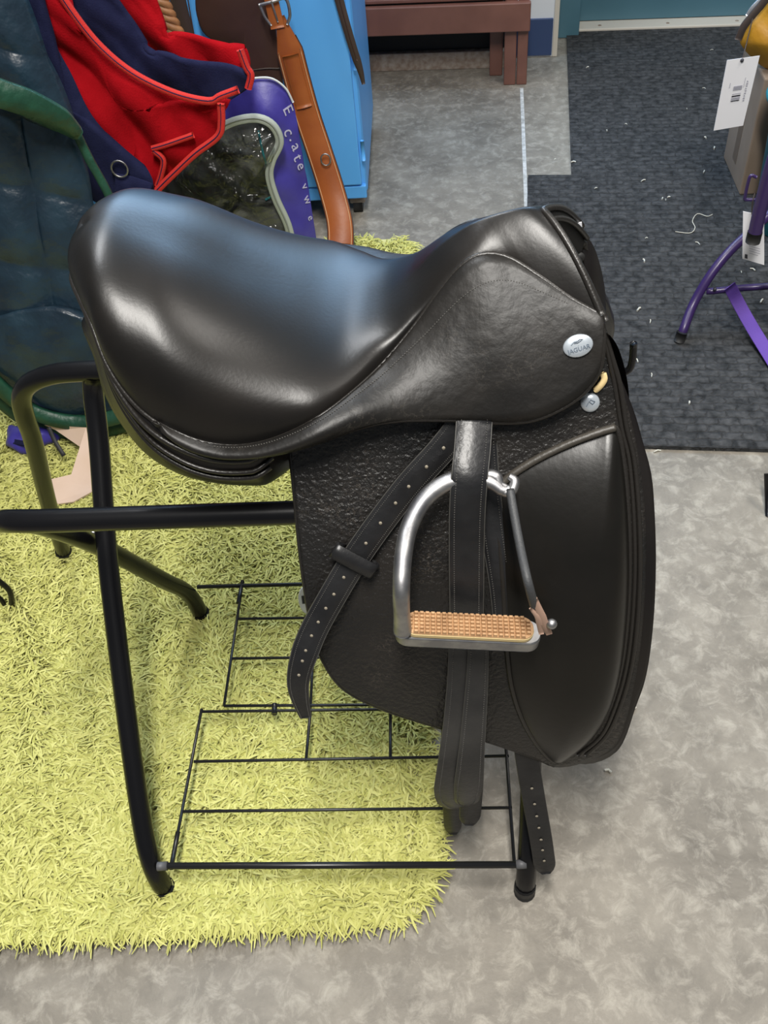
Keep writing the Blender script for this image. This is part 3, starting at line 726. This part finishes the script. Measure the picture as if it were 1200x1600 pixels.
V, f = slab(tw/2-.0085, .0130, .0115, .0095, .0108, .0004); ribs.append((V, f))
rb = joined('tread_studs', ribs, TAN, pad, False); rb['kind'] = 'stuff'
# release band
tube('release_band', spline([I(797, 765, .004), I(801, 790, .006), I(812, 850, .006), I(825, 910, .006), I(838, 958, .006)], 40), .0043, mat('grey_rubber', (.045, .047, .05), .55, bump=.3, bscale=300), iron, 8)
strap('leather_tab', spline([I(836, 935, .009), I(845, 960, .011), I(853, 980, .011), I(858, 990, .009)], 14), np.interp(np.arange(14), [0, 6, 13], [.004, .0085, .006]), .0025, RAW, iron)
strap('leather_tab', spline([I(829, 950, .010), I(840, 965, .012), I(846, 990, .011)], 12), np.interp(np.arange(12), [0, 6, 11], [.003, .006, .005]), .002, RAW, iron)
joined('button', [ball_geo(I(862, 975, .012), .0052, 8)], STEEL, iron)
tube('button_pin', [I(848, 985, .002), I(862, 976, .010)], .0028, STEEL, iron, 8)

# ================================================================= BLUE CABINET
YB = 2.24
cab = thing('metal_cabinet', 'bright blue painted steel cabinet on caster feet, with tack hanging on its front', 'cabinet', (-.5, 2.45, 0))
CX1 = -.172
RC = np.array([[math.cos(-.02), -math.sin(-.02), 0], [math.sin(-.02), math.cos(-.02), 0], [0, 0, 1]])
def cbx(name, x0, x1, y0, y1, z0, z1, m, bv=.004, par=cab):
    o = joined(name, [box_geo(((x0+x1)/2, (y0+y1)/2, (z0+z1)/2), (x1-x0, y1-y0, z1-z0))], m, par, False)
    return bevel(o, bv) if bv else o
cbx('body', -1.02, CX1, YB+.018, YB+.52, .058, 1.25, BLUE, .012)
cbx('plinth', -1.015, CX1-.002, YB+.004, YB+.02, .058, .092, BLUE, .003)
cbx('door', -.60, CX1-.012, YB, YB+.016, .096, 1.23, BLUE, .004)
cbx('door', -1.005, -.604, YB, YB+.016, .096, 1.23, BLUE, .004)
for x in (CX1-.03, -.98):
    for y in (YB+.05, YB+.46):
        fo = cbx('foot', x-.02, x+.02, y-.02, y+.02, .03, .06, RUST, .004)
        tube('caster', [(x-.012, y, .022), (x+.012, y, .022)], .022, BLACKRUB, cab, 16)
for z in (.16, .38, .60): tube('hinge', [(CX1-.002, YB+.004, z), (CX1-.002, YB+.004, z+.05)], .005, BLUE, cab, 8)

# ================================================================= TACK HANGING ON THE CABINET
# tan girth
gi = thing('leather_girth', 'tan leather girth with steel buckle and small ring hanging in front of the blue cabinet', 'strap', tuple(ony(430, 20, 2.12)))
gp = spline([ony(437, 26, 2.16), ony(450, 70, 2.155), ony(463, 120, 2.15), ony(480, 180, 2.14), ony(500, 240, 2.12), ony(519, 300, 2.09), ony(531, 350, 2.05), ony(531, 395, 2.01), ony(524, 425, 1.985), ony(519, 442, 1.97)], 70)
wv = np.interp(np.linspace(0, 1, 70), [0, .04, .12, .5, .85, .95, 1], [.02, .03, .056, .057, .060, .058, .03])
s = strap('strap', gp, wv, .008, TANL, gi, (0, -1, .35), .12)
T = np.gradient(gp, axis=0); T /= np.linalg.norm(T, axis=1)[:, None]; W = np.cross(T, (0, -1, .35)); W /= np.linalg.norm(W, axis=1)[:, None]; Nn = np.cross(W, T)
for sd in (-.44, .44): tube('edge_stitching', gp[8:]+W[8:]*wv[8:, None]*sd+Nn[8:]*.0045, .0009, TANST, s, 5)
for sd in (-.5, .5): tube('dark_edge', gp[5:]+W[5:]*wv[5:, None]*sd*1.01-Nn[5:]*.001, .002, BROWNL, s, 6)
strap('loop_piece', gp[9:23]+Nn[9:23]*.006, .036, .008, TANL, gi, (0, -1, .35), .3)
strap('end_loop', gp[58:67]+Nn[58:67]*.006, .046, .006, TANL, gi, (0, -1, .35), .3)
c = ony(509, 249, 2.10); tube('ring', [c+np.array([.011*math.cos(a), -.002, .014*math.sin(a)]) for a in np.linspace(0, 2*math.pi, 20, endpoint=False)], .0018, STEEL, gi, 8, True)
bk = [ony(405, 8, 2.15), ony(425, 3, 2.145), ony(446, -2, 2.15), ony(453, 22, 2.15), ony(449, 38, 2.15)]
tube('buckle', spline(bk, 30), .0034, STEEL, gi, 8)
tube('buckle', spline([ony(406, 8, 2.15), ony(414, 26, 2.15), ony(424, 40, 2.15)], 12), .003, STEEL, gi, 8)
tube('buckle_tongue', spline([ony(424, 2, 2.14), ony(429, 18, 2.14), ony(434, 34, 2.145)], 12), .002, STEEL, gi, 8)
strap('billet_strap', spline([ony(418, -40, 2.155), ony(424, 0, 2.155), ony(434, 44, 2.15)], 16), .030, .004, TANL, gi)
# dark brown leather flap and hanging strap
def patch(name, L, y, m, parent=None, thick=.006, bulge=.0, n=70, ctr=None, wr=0, rings=10, seed=0, smooth_n=True):
    P = np.array([ony(a, b, y) for a, b in L]); O = spline(P[:, [0, 2]], n, True)
    c = O.mean(0) if ctr is None else ony(*ctr, y)[[0, 2]]
    rs = np.random.default_rng(seed); ph = rs.uniform(0, 6, 6)
    def pr(s, x, z):
        v = bulge*(1-s**2.2)
        if wr: v += wr*(1.3-2*abs(math.sin((x*52+z*36+ph[0]+1.2*math.sin(x*9-z*14))/2))+.6*math.sin(x*85+z*62+ph[1]+1.5*math.sin(z*18))+.5*math.sin(x*17-z*44+ph[2]))
        return v
    o = radial(name, O, c, lambda x, z: y, pr, m, parent, rings)
    if thick: solid(o, thick, 0)
    return o, O
bf = thing('leather_fender', 'dark brown leather flap hanging flat against the blue cabinet beside the tan girth', 'leather flap', tuple(ony(370, 60, 2.19)))
patch('flap', [(312, -60), (306, 0), (310, 30), (320, 52), (345, 68), (375, 80), (385, 110), (395, 150), (438, 150), (440, 110), (432, 60), (428, 0), (420, -60)], 2.20, BROWNL, bf, .006, .012)
tube('seam', spline([ony(392, 110, 2.188), ony(415, 107, 2.187), ony(438, 107, 2.19)], 16), .0016, DARKSTRAP, bf, 6)
hs = thing('hanging_strap', 'narrow dark brown leather strap dangling down the right of the blue cabinet door', 'strap', tuple(ony(545, 60, 2.2)))
strap('strap', spline([ony(520, -40, 2.222), ony(530, 0, 2.222), ony(541, 40, 2.218), ony(553, 80, 2.218), ony(563, 110, 2.222), ony(568, 131, 2.226)], 30), np.interp(np.arange(30), [0, 22, 29], [.020, .018, .008]), .005, DARKSTRAP, hs)
tube('strap_edge', spline([ony(526, -20, 2.214), ony(536, 20, 2.212), ony(547, 60, 2.212), ony(558, 95, 2.214)], 20), .0012, BROWNL, hs, 5)
bs = thing('braided_strap', 'light brown braided leather strap hanging between red blanket and blue cabinet', 'strap', tuple(ony(270, 40, 2.15)))
c0 = spline([ony(240, -30, 2.15), ony(256, 10, 2.15), ony(272, 45, 2.15), ony(298, 95, 2.15), ony(310, 130, 2.15)], 60)
for ph in (0, 2.1, 4.2):
    a = np.linspace(0, 26, 60)+ph; tube('strand', c0+np.c_[.010*np.cos(a), .006*np.sin(a), .002*np.cos(a)], .0085, mat('braid_leather', (.30, .13, .05), .5, bump=.3, bscale=90, col2=(.40, .19, .08), vscale=60), bs, 8)
ds = thing('dark_strap', 'wide dark brown leather strap hanging beside the braided strap on the blue cabinet', 'strap', tuple(ony(285, 40, 2.18)))
strap('strap', spline([ony(270, -40, 2.19), ony(280, 10, 2.19), ony(292, 55, 2.19), ony(306, 110, 2.19)], 20), .034, .005, DARKSTRAP, ds)
tube('strap_edge', spline([ony(289, -30, 2.184), ony(297, 20, 2.184), ony(306, 70, 2.184)], 16), .0014, BROWNL, ds, 5)

# ================================================================= BLANKETS
def fold(name, L, y, m, parent, thick, bulge, wr, seed, ctr=None):
    return patch(name, L, y, m, parent, thick, bulge, 90, ctr, wr, 16, seed)
bl_ = thing('fleece_cooler', 'folded red and navy fleece horse blanket with coral binding draped beside the quilted blanket', 'blanket', tuple(ony(230, 250, 1.75)))
fold('red_layer', [(140, -60), (170, 10), (205, 60), (250, 92), (300, 112), (345, 110), (380, 118), (390, 100), (385, 76), (370, 78), (350, 88), (318, 95), (290, 88), (262, 55), (240, 10), (215, -60)], 1.84, RED, bl_, .012, .012, .008, 1)
fold('navy_layer', [(90, -60), (125, 20), (170, 80), (230, 128), (300, 155), (345, 158), (385, 140), (395, 118), (360, 112), (310, 118), (250, 96), (200, 55), (165, 0), (140, -60)], 1.80, NAVY, bl_, .012, .012, .006, 2)
fold('red_layer', [(30, -60), (60, 20), (90, 80), (130, 160), (160, 210), (200, 245), (240, 260), (235, 285), (245, 295), (300, 245), (340, 215), (345, 180), (358, 158), (330, 162), (270, 148), (205, 118), (150, 70), (105, 10), (80, -60)], 1.74, RED, bl_, .012, .018, .011, 3, (190, 160))
fold('navy_layer', [(0, -60), (20, 20), (60, 110), (85, 180), (120, 250), (150, 310), (230, 330), (240, 290), (228, 268), (180, 230), (140, 180), (105, 110), (70, 40), (45, -60)], 1.70, NAVY, bl_, .018, .012, .002, 4, (110, 160))
def binding(L, y, r=.0055, par=bl_, m=CORAL):
    L2 = [ony(a, b, y) for a, b in L]; P = spline(L2, 60)
    strap('binding', P, r*2.4, .007, m, par, (0, -1, .3), .4)
    tube('binding_seam', P+np.array([0, -.0052, .0022]), .0013, NAVY, par, 5)
binding([(80, -40), (100, 0), (150, 66), (205, 113), (270, 145), (325, 158), (345, 150), (372, 140)], 1.712)
binding([(345, 162), (346, 190), (340, 213), (305, 240), (275, 268), (245, 298), (226, 322)], 1.700)
binding([(375, 78), (385, 105), (392, 118), (388, 138)], 1.79)
binding([(238, 232), (262, 225), (302, 211)], 1.71, .0045); binding([(240, 235), (255, 250), (252, 272), (246, 290)], 1.71, .0045)
c = ony(187, 263, 1.672); tube('ring', [c+np.array([.015*math.cos(a), -.002, .016*math.sin(a)]) for a in np.linspace(0, 2*math.pi, 20, endpoint=False)], .0018, STEEL, bl_, 8, True)
strap('ring_tab', spline([ony(180, 285, 1.676), ony(205, 290, 1.675), ony(235, 300, 1.676)], 12), .035, .004, NAVY, bl_)

qb = thing('quilted_blanket', 'dark teal quilted nylon horse blanket with green binding hanging down to the rug', 'blanket', (-.8, 1.5, 0))
# main hanging sheet as a gently folded, quilted surface
def sheet(name, tl, tr, br_, bl2, nu, nv, amp, m, parent, thick, quilt=None, seed=0):
    rs = np.random.default_rng(seed); ph = rs.uniform(0, 6, 4)
    V = []
    for i in range(nu):
        u = i/(nu-1)
        for j in range(nv):
            v = j/(nv-1)
            P = (tl*(1-u)+tr*u)*(1-v)+(bl2*(1-u)+br_*u)*v
            d = amp*(math.sin(u*9+ph[0]+v*1.5)+.5*math.sin(u*19+ph[1]-v*2))+.4*amp*math.sin(v*11+u*6+ph[2])
            if quilt:
                qu, qv = quilt; d += .016*(abs(math.sin(math.pi*u*qu))**.5*abs(math.sin(math.pi*v*qv))**.5)
            V.append(P+np.array([0, -d, 0]))
    o = mesh(name, V, [q[::-1] for q in gridfaces(nu, nv)], m, parent); solid(o, thick, 0); return o, np.array(V).reshape(nu, nv, 3)
o, G = sheet('outer_shell', ony(-330, 40, 1.50), ony(112, 185, 1.56), ony(222, 632, 1.44), ony(-330, 560, 1.46), 90, 60, .007, TEALN, qb, .02, (5, 4), 3)
o, G2 = sheet('folded_layer', ony(-330, -120, 1.45), ony(22, -40, 1.55), ony(118, 198, 1.53), ony(-330, 60, 1.45), 50, 30, .008, TEALN, qb, .02, (4, 2), 5)
P = spline([ony(-60, 122, 1.415), ony(0, 146, 1.43), ony(45, 162, 1.45), ony(90, 186, 1.48), ony(120, 208, 1.51)], 40)
strap('green_band', P, np.interp(np.arange(40), [0, 30, 39], [.042, .040, .022]), .012, GREENB, qb, (0, -1, .4), .5)
for k, (L, yy_) in enumerate([([(-60, 545), (0, 605), (40, 637), (85, 655), (140, 660), (205, 645)], 1.405), ([(-60, 575), (0, 625), (40, 655), (85, 672), (150, 674), (205, 660)], 1.43)]):
    strap('binding', spline([ony(a, b, yy_) for a, b in L], 50), .030, .012, GREENB, qb, (0, -1, .4), .4)
strap('binding', spline([ony(118, 205, 1.53), ony(140, 250, 1.525), ony(165, 295, 1.52), ony(185, 340, 1.51)], 30), .014, .008, GREENB, qb, (0, -1, .4), .4)
hem, _ = patch('lining', [(-60, 520), (0, 600), (40, 640), (90, 662), (150, 668), (210, 645), (210, 560), (100, 480)], 1.455, TEALN, qb, .03, .03, wr=.002)
# blanket support bar far above the frame keeps both blankets up
rk = thing('blanket_rail', 'black metal blanket rail on a post holding up the hanging horse blankets', 'rail', (-1.32, 1.66, 0))
tube('post', [(-1.32, 1.66, 0), (-1.32, 1.66, 1.12)], .02, BLACKTUBE, rk, 14)
for y_, z_, x_ in ((1.50, .99, -.56), (1.74, 1.03, -.42)):
    tube('arm', spline([(-1.32, 1.66, z_), (-1.28, (1.66+y_)/2, z_), (-1.2, y_, z_), (-.8, y_, z_), (x_, y_, z_)], 30), .012, BLACKTUBE, rk, 12)
# ================================================================= PURPLE BAG
bag = thing('blanket_bag', 'purple zip storage bag with clear window and grey piping, standing behind the saddle', 'bag', tuple(onz(430, 440)))
YG = 1.93
bagb, _ = patch('body', [(255, 190), (300, 150), (340, 132), (380, 124), (420, 124), (448, 140), (462, 180), (474, 250), (486, 320), (496, 390), (497, 445), (470, 470), (380, 480), (270, 480), (235, 400), (230, 300)], YG, PURPLE, bag, .0, .055, 100, (390, 300), .004, 14, 8)
patch('back', [(255, 190), (300, 150), (340, 132), (380, 124), (420, 124), (448, 140), (462, 180), (474, 250), (486, 320), (496, 390), (497, 445), (470, 470), (380, 480), (270, 480), (235, 400), (230, 300)], YG+.004, PURPLE, bag, .0, -.10, 100, (390, 300), .002, 8, 9)
win = [(250, 262), (290, 235), (340, 204), (372, 190), (402, 186), (425, 198), (436, 222), (424, 250), (420, 275), (430, 310), (448, 350), (458, 390), (466, 425), (440, 470), (340, 475), (255, 470), (235, 380), (235, 300)]
patch('folded_contents', win, YG-.052, DGREY, bag, 0, .022, 90, (350, 330), .006, 14, 12)
patch('clear_window', win, YG-.070, VINYL, bag, 0, .022, 90, (350, 330), .006, 14, 13)
zp = spline([ony(a, b, YG-.072) for a, b in [(240, 260), (290, 233), (340, 202), (372, 188), (404, 185), (427, 197), (437, 222), (425, 250), (421, 275), (431, 310), (449, 350), (459, 390), (468, 420), (485, 438)]], 90)
strap('zip_tape', zp, .017, .006, GREYP, bag, (0, -1, .4), .3)
tube('zip_teeth', zp+np.array([0, -.005, .002]), .0018, mat('zip_grey', (.20, .22, .20), .5), bag, 6)
tube('top_piping', spline([ony(a, b, YG-.008) for a, b in [(372, 128), (400, 122), (425, 123), (446, 138), (458, 160)]], 40), .0022, mat('pale_piping', (.55, .58, .58), .5), bag, 8)
for ch, px, py, sz in (('E', 449, 172, .034), ('c', 451, 206, .034), ('.', 459, 216, .034), ('a', 462, 229, .034), ('t', 465, 246, .034), ('e', 470, 259, .030), ('v', 476, 291, .026), ('w', 480, 312, .026), ('e', 485, 340, .022)):
    o_, n_ = hit(bagb, px, py)
    if o_ is None: continue
    r_t = ony(px+5, py+14, o_[1])-ony(px, py, o_[1])
    text('print_letter', ch, o_+n_*.0012, r_t, np.cross(n_, r_t), sz, GREYTX, bag, .0006)
tube('cord', spline([ony(a, b, YG-.062) for a, b in [(404, 205), (410, 235), (418, 265), (422, 290), (425, 305), (415, 312)]], 30), .0025, TEALP, bag, 6)

# items on the rug below the quilted blanket
bc = thing('cardboard_sheet', 'pale beige bent card lying on the lime rug under the quilted blanket', 'card', tuple(onz(95, 740, .03)))
V = [onz(60, 768, .022), onz(70, 752, .03), onz(112, 742, .035), onz(128, 700, .045), onz(88, 672, .06), onz(70, 664, .07), onz(135, 668, .075), onz(160, 760, .022), onz(115, 785, .022), onz(75, 790, .022)]
solid(mesh('sheet', V, [(0, 1, 2, 7, 8, 9), (2, 3, 6, 7), (3, 4, 5, 6)], BEIGE, bc, False), .004, 0)
strap('black_tie', spline([onz(76, 668, .085), onz(86, 690, .07), onz(100, 712, .05)], 12), .008, .003, BLACKRUB, bc, (0, -.5, 1))
pc = thing('purple_cloth', 'small crumpled purple cloth on the lime rug beside the beige card', 'cloth', tuple(onz(50, 685, .02)))
V, f = ball_geo(onz(45, 684, .03), (.055, .035, .022), 10)
V = V+np.c_[.008*np.sin(V[:, 1]*90), .006*np.sin(V[:, 0]*70), .006*np.sin(V[:, 0]*110+V[:, 1]*60)]
mesh('crumple', V, f, PURPLE, pc)
strap('hem', spline([onz(22, 690, .045), onz(45, 694, .05), onz(66, 697, .035)], 14), .01, .003, NAVY, pc, (0, -.6, 1))

# wire hoop at the left edge of the rug
wh = thing('wire_hoop', 'black bent wire hook loop standing on the lime rug beside the stand', 'hook', tuple(onz(5, 980)))
tube('loop', spline([ony(-30, 880, 1.0), ony(-5, 905, 1.0), ony(14, 922, 1.0), ony(18, 942, 1.0), ony(10, 962, 1.0), ony(3, 982, 1.0)], 30), .0048, BLACKTUBE, wh, 10)
tube('brace', spline([ony(-20, 925, 1.0), ony(0, 935, 1.0), ony(11, 952, 1.0)], 14), .0042, BLACKTUBE, wh, 10)

# ================================================================= BROWN WOODEN PANEL
wp = thing('wooden_gate', 'brown painted wooden panel frame on square posts standing against the white wall', 'wooden panel', tuple(bl(-.35, -.2, 0)))
def wb(name, a0, a1, b0, b1, z0, z1, m=WOOD, bv=.003): return bb(name, (a0, a1, b0, b1, z0, z1), m, wp, bv)
pr = onz(802, 133); la = (pr-BO)@BX; lb = (pr-BO)@BY
ph_ = .95
wb('post', la-.03, la+.006, lb, lb+.05, 0, ph_); wb('post', la+.009, la+.04, lb, lb+.05, 0, ph_); wb('post', la-.075, la-.035, lb+.07, lb+.12, 0, ph_)
wb('bottom_rail', la-.9, la+.044, lb-.022, lb-.001, .165, .245)
wb('moulding', la-.9, la-.03, lb-.008, lb+.012, .250, .262); wb('moulding', la-.9, la-.03, lb-.002, lb+.016, .272, .284)
wb('panel_board', la-.9, la-.03, lb+.012, lb+.03, .246, ph_-.1)
wb('stile', la-.62, la-.55, lb-.020, lb+.010, .247, ph_-.1)
wb('top_rail', la-.9, la+.044, lb-.022, lb-.001, ph_-.1, ph_)
wb('post', la-.9, la-.86, lb, lb+.05, 0, ph_)
wb('gap_shade_board', la-.9, la-.03, lb+.145, lb+.16, .055, .45, GAPSHADE)  # black sheet put in as the dark shadow gap below the bottom rail
wb('sill_board', la-.9, la-.03, lb+.125, lb+.16, .0, .054, RUST)
wb('shelf_board', la-.9, la-.02, lb+.032, lb+.165, .30, .32)

# ================================================================= RIGHT SIDE: purple stand, box, tub, bag, tags
ps = thing('folding_stand', 'purple tubular metal folding stand with webbing strap on the charcoal mat', 'stand', (.65, 1.7, 0))
lg = spline([onz(1062, 530, .008), onz(1068, 515, .03), ony(1084, 474, 1.72), ony(1110, 430, 1.745), ony(1140, 393, 1.77), ony(1175, 360, 1.80), ony(1230, 310, 1.86)], 40)
tube('leg', lg, .0098, PURTUBE, ps, 14)
tube('foot_cap', [onz(1061, 533, .010), onz(1066, 519, .030)], .0114, BLACKRUB, ps, 14)
tube('cross_bar', [ony(1104, 455, 1.745), ony(1112, 455, 1.742), ony(1160, 450, 1.735), ony(1260, 443, 1.73)], .0072, PURTUBE, ps, 12)
joined('bolt', [ball_geo(ony(1117, 452, 1.733), .004, 5)], INK, ps)
strap('webbing', spline([ony(1140, 447, 1.722), onz(1152, 470, .068), onz(1172, 506, .048), onz(1200, 552, .028), onz(1245, 625, .016)], 30), .026, .002, PURWEB, ps, (0, -1, .6))
tube('upper_tube', spline([ony(1225, 200, 1.52), ony(1205, 262, 1.52), ony(1190, 318, 1.52), ony(1179, 366, 1.52)], 24), .0118, PURTUBE, ps, 14)
tube('tube_cap', [ony(1180, 362, 1.52), ony(1176, 378, 1.52)], .0128, BLACKRUB, ps, 14)
tube('handle_loop', spline([ony(1182, 277, 1.6), ony(1172, 276, 1.6), ony(1164, 308, 1.6), ony(1166, 312, 1.6), ony(1186, 312, 1.6)], 24), .003, PURTUBE, ps, 8)
tube('leg', spline([ony(1215, 300, 1.62), ony(1212, 420, 1.62), onz(1215, 520, .0)], 20), .0098, PURTUBE, ps, 12)
joined('dark_strut', [tube_geo([onz(1201, 806, .0), onz(1199, 740, .06)], .006, 10)], BLACKTUBE, ps)

cb = thing('cardboard_box', 'tall brown cardboard box standing on the charcoal mat behind the white hang tag', 'box', tuple(onz(1155, 305, .01)))
a = onz(1155, 305, .009); b = onz(1130, 246, .009); dv = b-a; e = np.array([dv[1], -dv[0], 0])*.55
def prism(base, z0, z1): return np.array([(p[0], p[1], z) for z in (z0, z1) for p in base]), [(3, 2, 1, 0), (4, 5, 6, 7)]+[(i, (i+1) % 4, (i+1) % 4+4, i+4) for i in range(4)]
base = [a, a+e, b+e, b]
bevel(joined('body', [prism(base, .009, .30)], CARD, cb, False), .004)
mid = (a+b)/2; dn = dv/np.linalg.norm(dv)
joined('tape', [prism([mid-dn*.018-e*.006, mid+dn*.018-e*.006, mid+dn*.018, mid-dn*.018], .05, .30)], mat('box_tape', (.17, .125, .09), .4), cb, False)

tb = thing('teal_tub', 'teal plastic tub with rolled rim standing on the mat beside the cardboard box', 'tub', tuple(onz(1205, 345, .01)))
tcx = onz(1172, 335, .009)+np.array([.088, -.05, 0])
V = []; k = 40
for z, rr_ in ((.009, .088), (.012, .092), (.30, .105), (.308, .113), (.326, .115), (.332, .108), (.325, .101), (.02, .08)):
    for i in range(k): V.append((tcx[0]+rr_*math.cos(2*math.pi*i/k), tcx[1]+rr_*math.sin(2*math.pi*i/k), z))
mesh('body', V, gridfaces(8, k, False, True)+[tuple(range(k))[::-1], tuple(range(7*k, 8*k))], TEALP, tb)
tube('rim', [(tcx[0]+.114*math.cos(t), tcx[1]+.114*math.sin(t), .318) for t in np.linspace(0, 2*math.pi, 48, endpoint=False)], .012, TEALP, tb, 10, True)

mb = thing('mustard_bag', 'mustard yellow nylon bag with dark zip resting on the cardboard box', 'bag', tuple(ony(1190, 100, 2.3)))
o, O = patch('body', [(1156, 62), (1168, 40), (1185, 18), (1205, -10), (1250, -40), (1320, 0), (1320, 90), (1250, 115), (1200, 108), (1175, 90), (1162, 76)], 2.30, MUST, mb, 0, .06, 80, (1235, 50), .003)
patch('back', [(1156, 62), (1168, 40), (1185, 18), (1205, -10), (1250, -40), (1320, 0), (1320, 90), (1250, 115), (1200, 108), (1175, 90), (1162, 76)], 2.303, MUST, mb, 0, -.08, 80, (1235, 50), .003)
strap('zip', spline([ony(a_, b_, 2.285) for a_, b_ in [(1153, 62), (1162, 42), (1176, 24), (1196, 0), (1215, -30)]], 30), .016, .006, ZIPB, mb)
strap('reflective_strip', spline([ony(a_, b_, 2.31) for a_, b_ in [(1170, 26), (1178, 14), (1190, 2), (1205, -12)]], 20), .018, .004, SILV, mb)

def card_tag(name, label, q, y, parent_marks):
    t = thing(name, label, 'tag', tuple(ony(*q[0], y)))
    P = [ony(a_, b_, y+dy) for (a_, b_), dy in zip(q, (0, 0, -.004, -.004))]
    solid(mesh('card', P, [(3, 2, 1, 0)], PAPER, t, False), .0012, 0)
    def at(s, tt): return (P[0]*(1-s)+P[1]*s)*(1-tt)+(P[3]*(1-s)+P[2]*s)*tt+np.array([0, -.0016, .0004])
    for (s0, s1, t0, t1, m) in parent_marks:
        v = [at(s0, t0), at(s1, t0), at(s1, t1), at(s0, t1)]
        solid(mesh('print_bar', v, [(3, 2, 1, 0)], m, t, False), .0003, 0)
    return t, at
bars = []
tt = .385
for wdt, gap, m in ((.012, .006, INKG), (.010, .005, INKG), (.012, .006, INKG), (.008, .05, INKG), (.006, .02, INKG), (.018, .014, INK), (.01, .006, INKG), (.022, .006, INKG), (.008, .006, INK)):
    bars.append((.38, .66, tt, tt+wdt, m)); tt += wdt+gap
bars += [(.24, .26, .33, .40, INKG), (.70, .715, .28, .42, INKG)]
t1, at = card_tag('hang_tag', 'white card hang tag with barcode hanging from the mustard bag', [(1136, 94), (1187, 87), (1161, 196), (1115, 204)], 2.10, bars)
r_t = at(.8, .6)-at(.8, .3)
for k in range(9):
    t0_ = .33+.034*k; v = [at(.77, t0_), at(.83 if k % 3 else .80, t0_), at(.83, t0_+.020), at(.77 if k % 2 else .79, t0_+.020)]
    solid(mesh('print_mark', v, [(3, 2, 1, 0)], INKG, t1, False), .0003, 0)
tube('string', spline([at(.47, .03), ony(1166, 70, 2.12), ony(1172, 45, 2.20), ony(1176, 30, 2.27)], 20), .0012, ZIPB, t1, 6)
joined('string_knot', [ball_geo(at(.47, .03), .004, 5)], INK, t1)
t2, at = card_tag('hang_tag', 'white card tag hanging behind the black-capped purple tube', [(1161, 330), (1194, 337), (1194, 414), (1160, 404)], 1.58, [(.1, .22, .88, .97, INK), (.3, .8, .68, .69, INKG), (.3, .8, .73, .74, INKG), (.3, .8, .78, .79, INKG), (.3, .7, .83, .84, INKG)])
tube('string', spline([at(.4, .02), ony(1176, 315, 1.58), ony(1180, 300, 1.59)], 12), .001, ZIPB, t2, 6)

# round white tag under the flap
rt = thing('round_tag', 'small round white tag with a black square standing on the wire shelf', 'tag', tuple(onz(482, 962, GZ)))
tg_c = onz(480, 938, GZ+.027)
o, r, u, nn = plate('disc', tg_c, (1, 0, 0), (0, .35, .95), .014, .026, PAPER, rt, .001)
sq = tg_c+nn*.0022
mesh('print_square', [sq+r*a_+u*b_ for a_, b_ in ((-.008, -.005), (.003, -.005), (.003, .010), (-.008, .010))], [(0, 1, 2, 3)], INK, rt, False)
# scattered lint and hay on mat and floor
ge = []
for px, py in [(918, 105), (948, 204), (1073, 170), (1112, 78), (1100, 138), (1102, 215), (1116, 231), (978, 194), (931, 294), (1005, 282), (1100, 268), (1010, 372), (1016, 502), (1018, 586), (1090, 380), (1006, 407), (998, 483), (1077, 629), (1158, 425), (1176, 421), (1190, 470), (995, 563), (970, 588), (1120, 702), (896, 253), (1035, 310), (1040, 312), (1045, 308), (867, 249), (1027, 705), (1110, 700), (990, 1110), (950, 1205), (930, 430), (1180, 295)]:
    L = random.uniform(.006, .016); a_ = random.uniform(0, 3.14); q = onz(px, py, .011 if py < 700 else .002)
    d_ = np.array([math.cos(a_), math.sin(a_), 0])*L/2
    ge.append(tube_geo([q-d_, q+np.array([.001, .002, .001]), q+d_], random.uniform(.0008, .0022), 5))
ln = joined('hay_lint', ge, LINT); ln['kind'] = 'stuff'; tag(ln, 'pale bits of hay and lint scattered over the charcoal mat', 'lint')
tube_p = spline([onz(a_, b_, .011) for a_, b_ in [(1055, 362), (1078, 364), (1086, 356), (1082, 345), (1090, 334), (1105, 338), (1113, 335)]], 30)
th_ = tube('thread', tube_p, .0009, LINT); tag(th_, 'pale curly thread lying on the charcoal mat', 'thread')
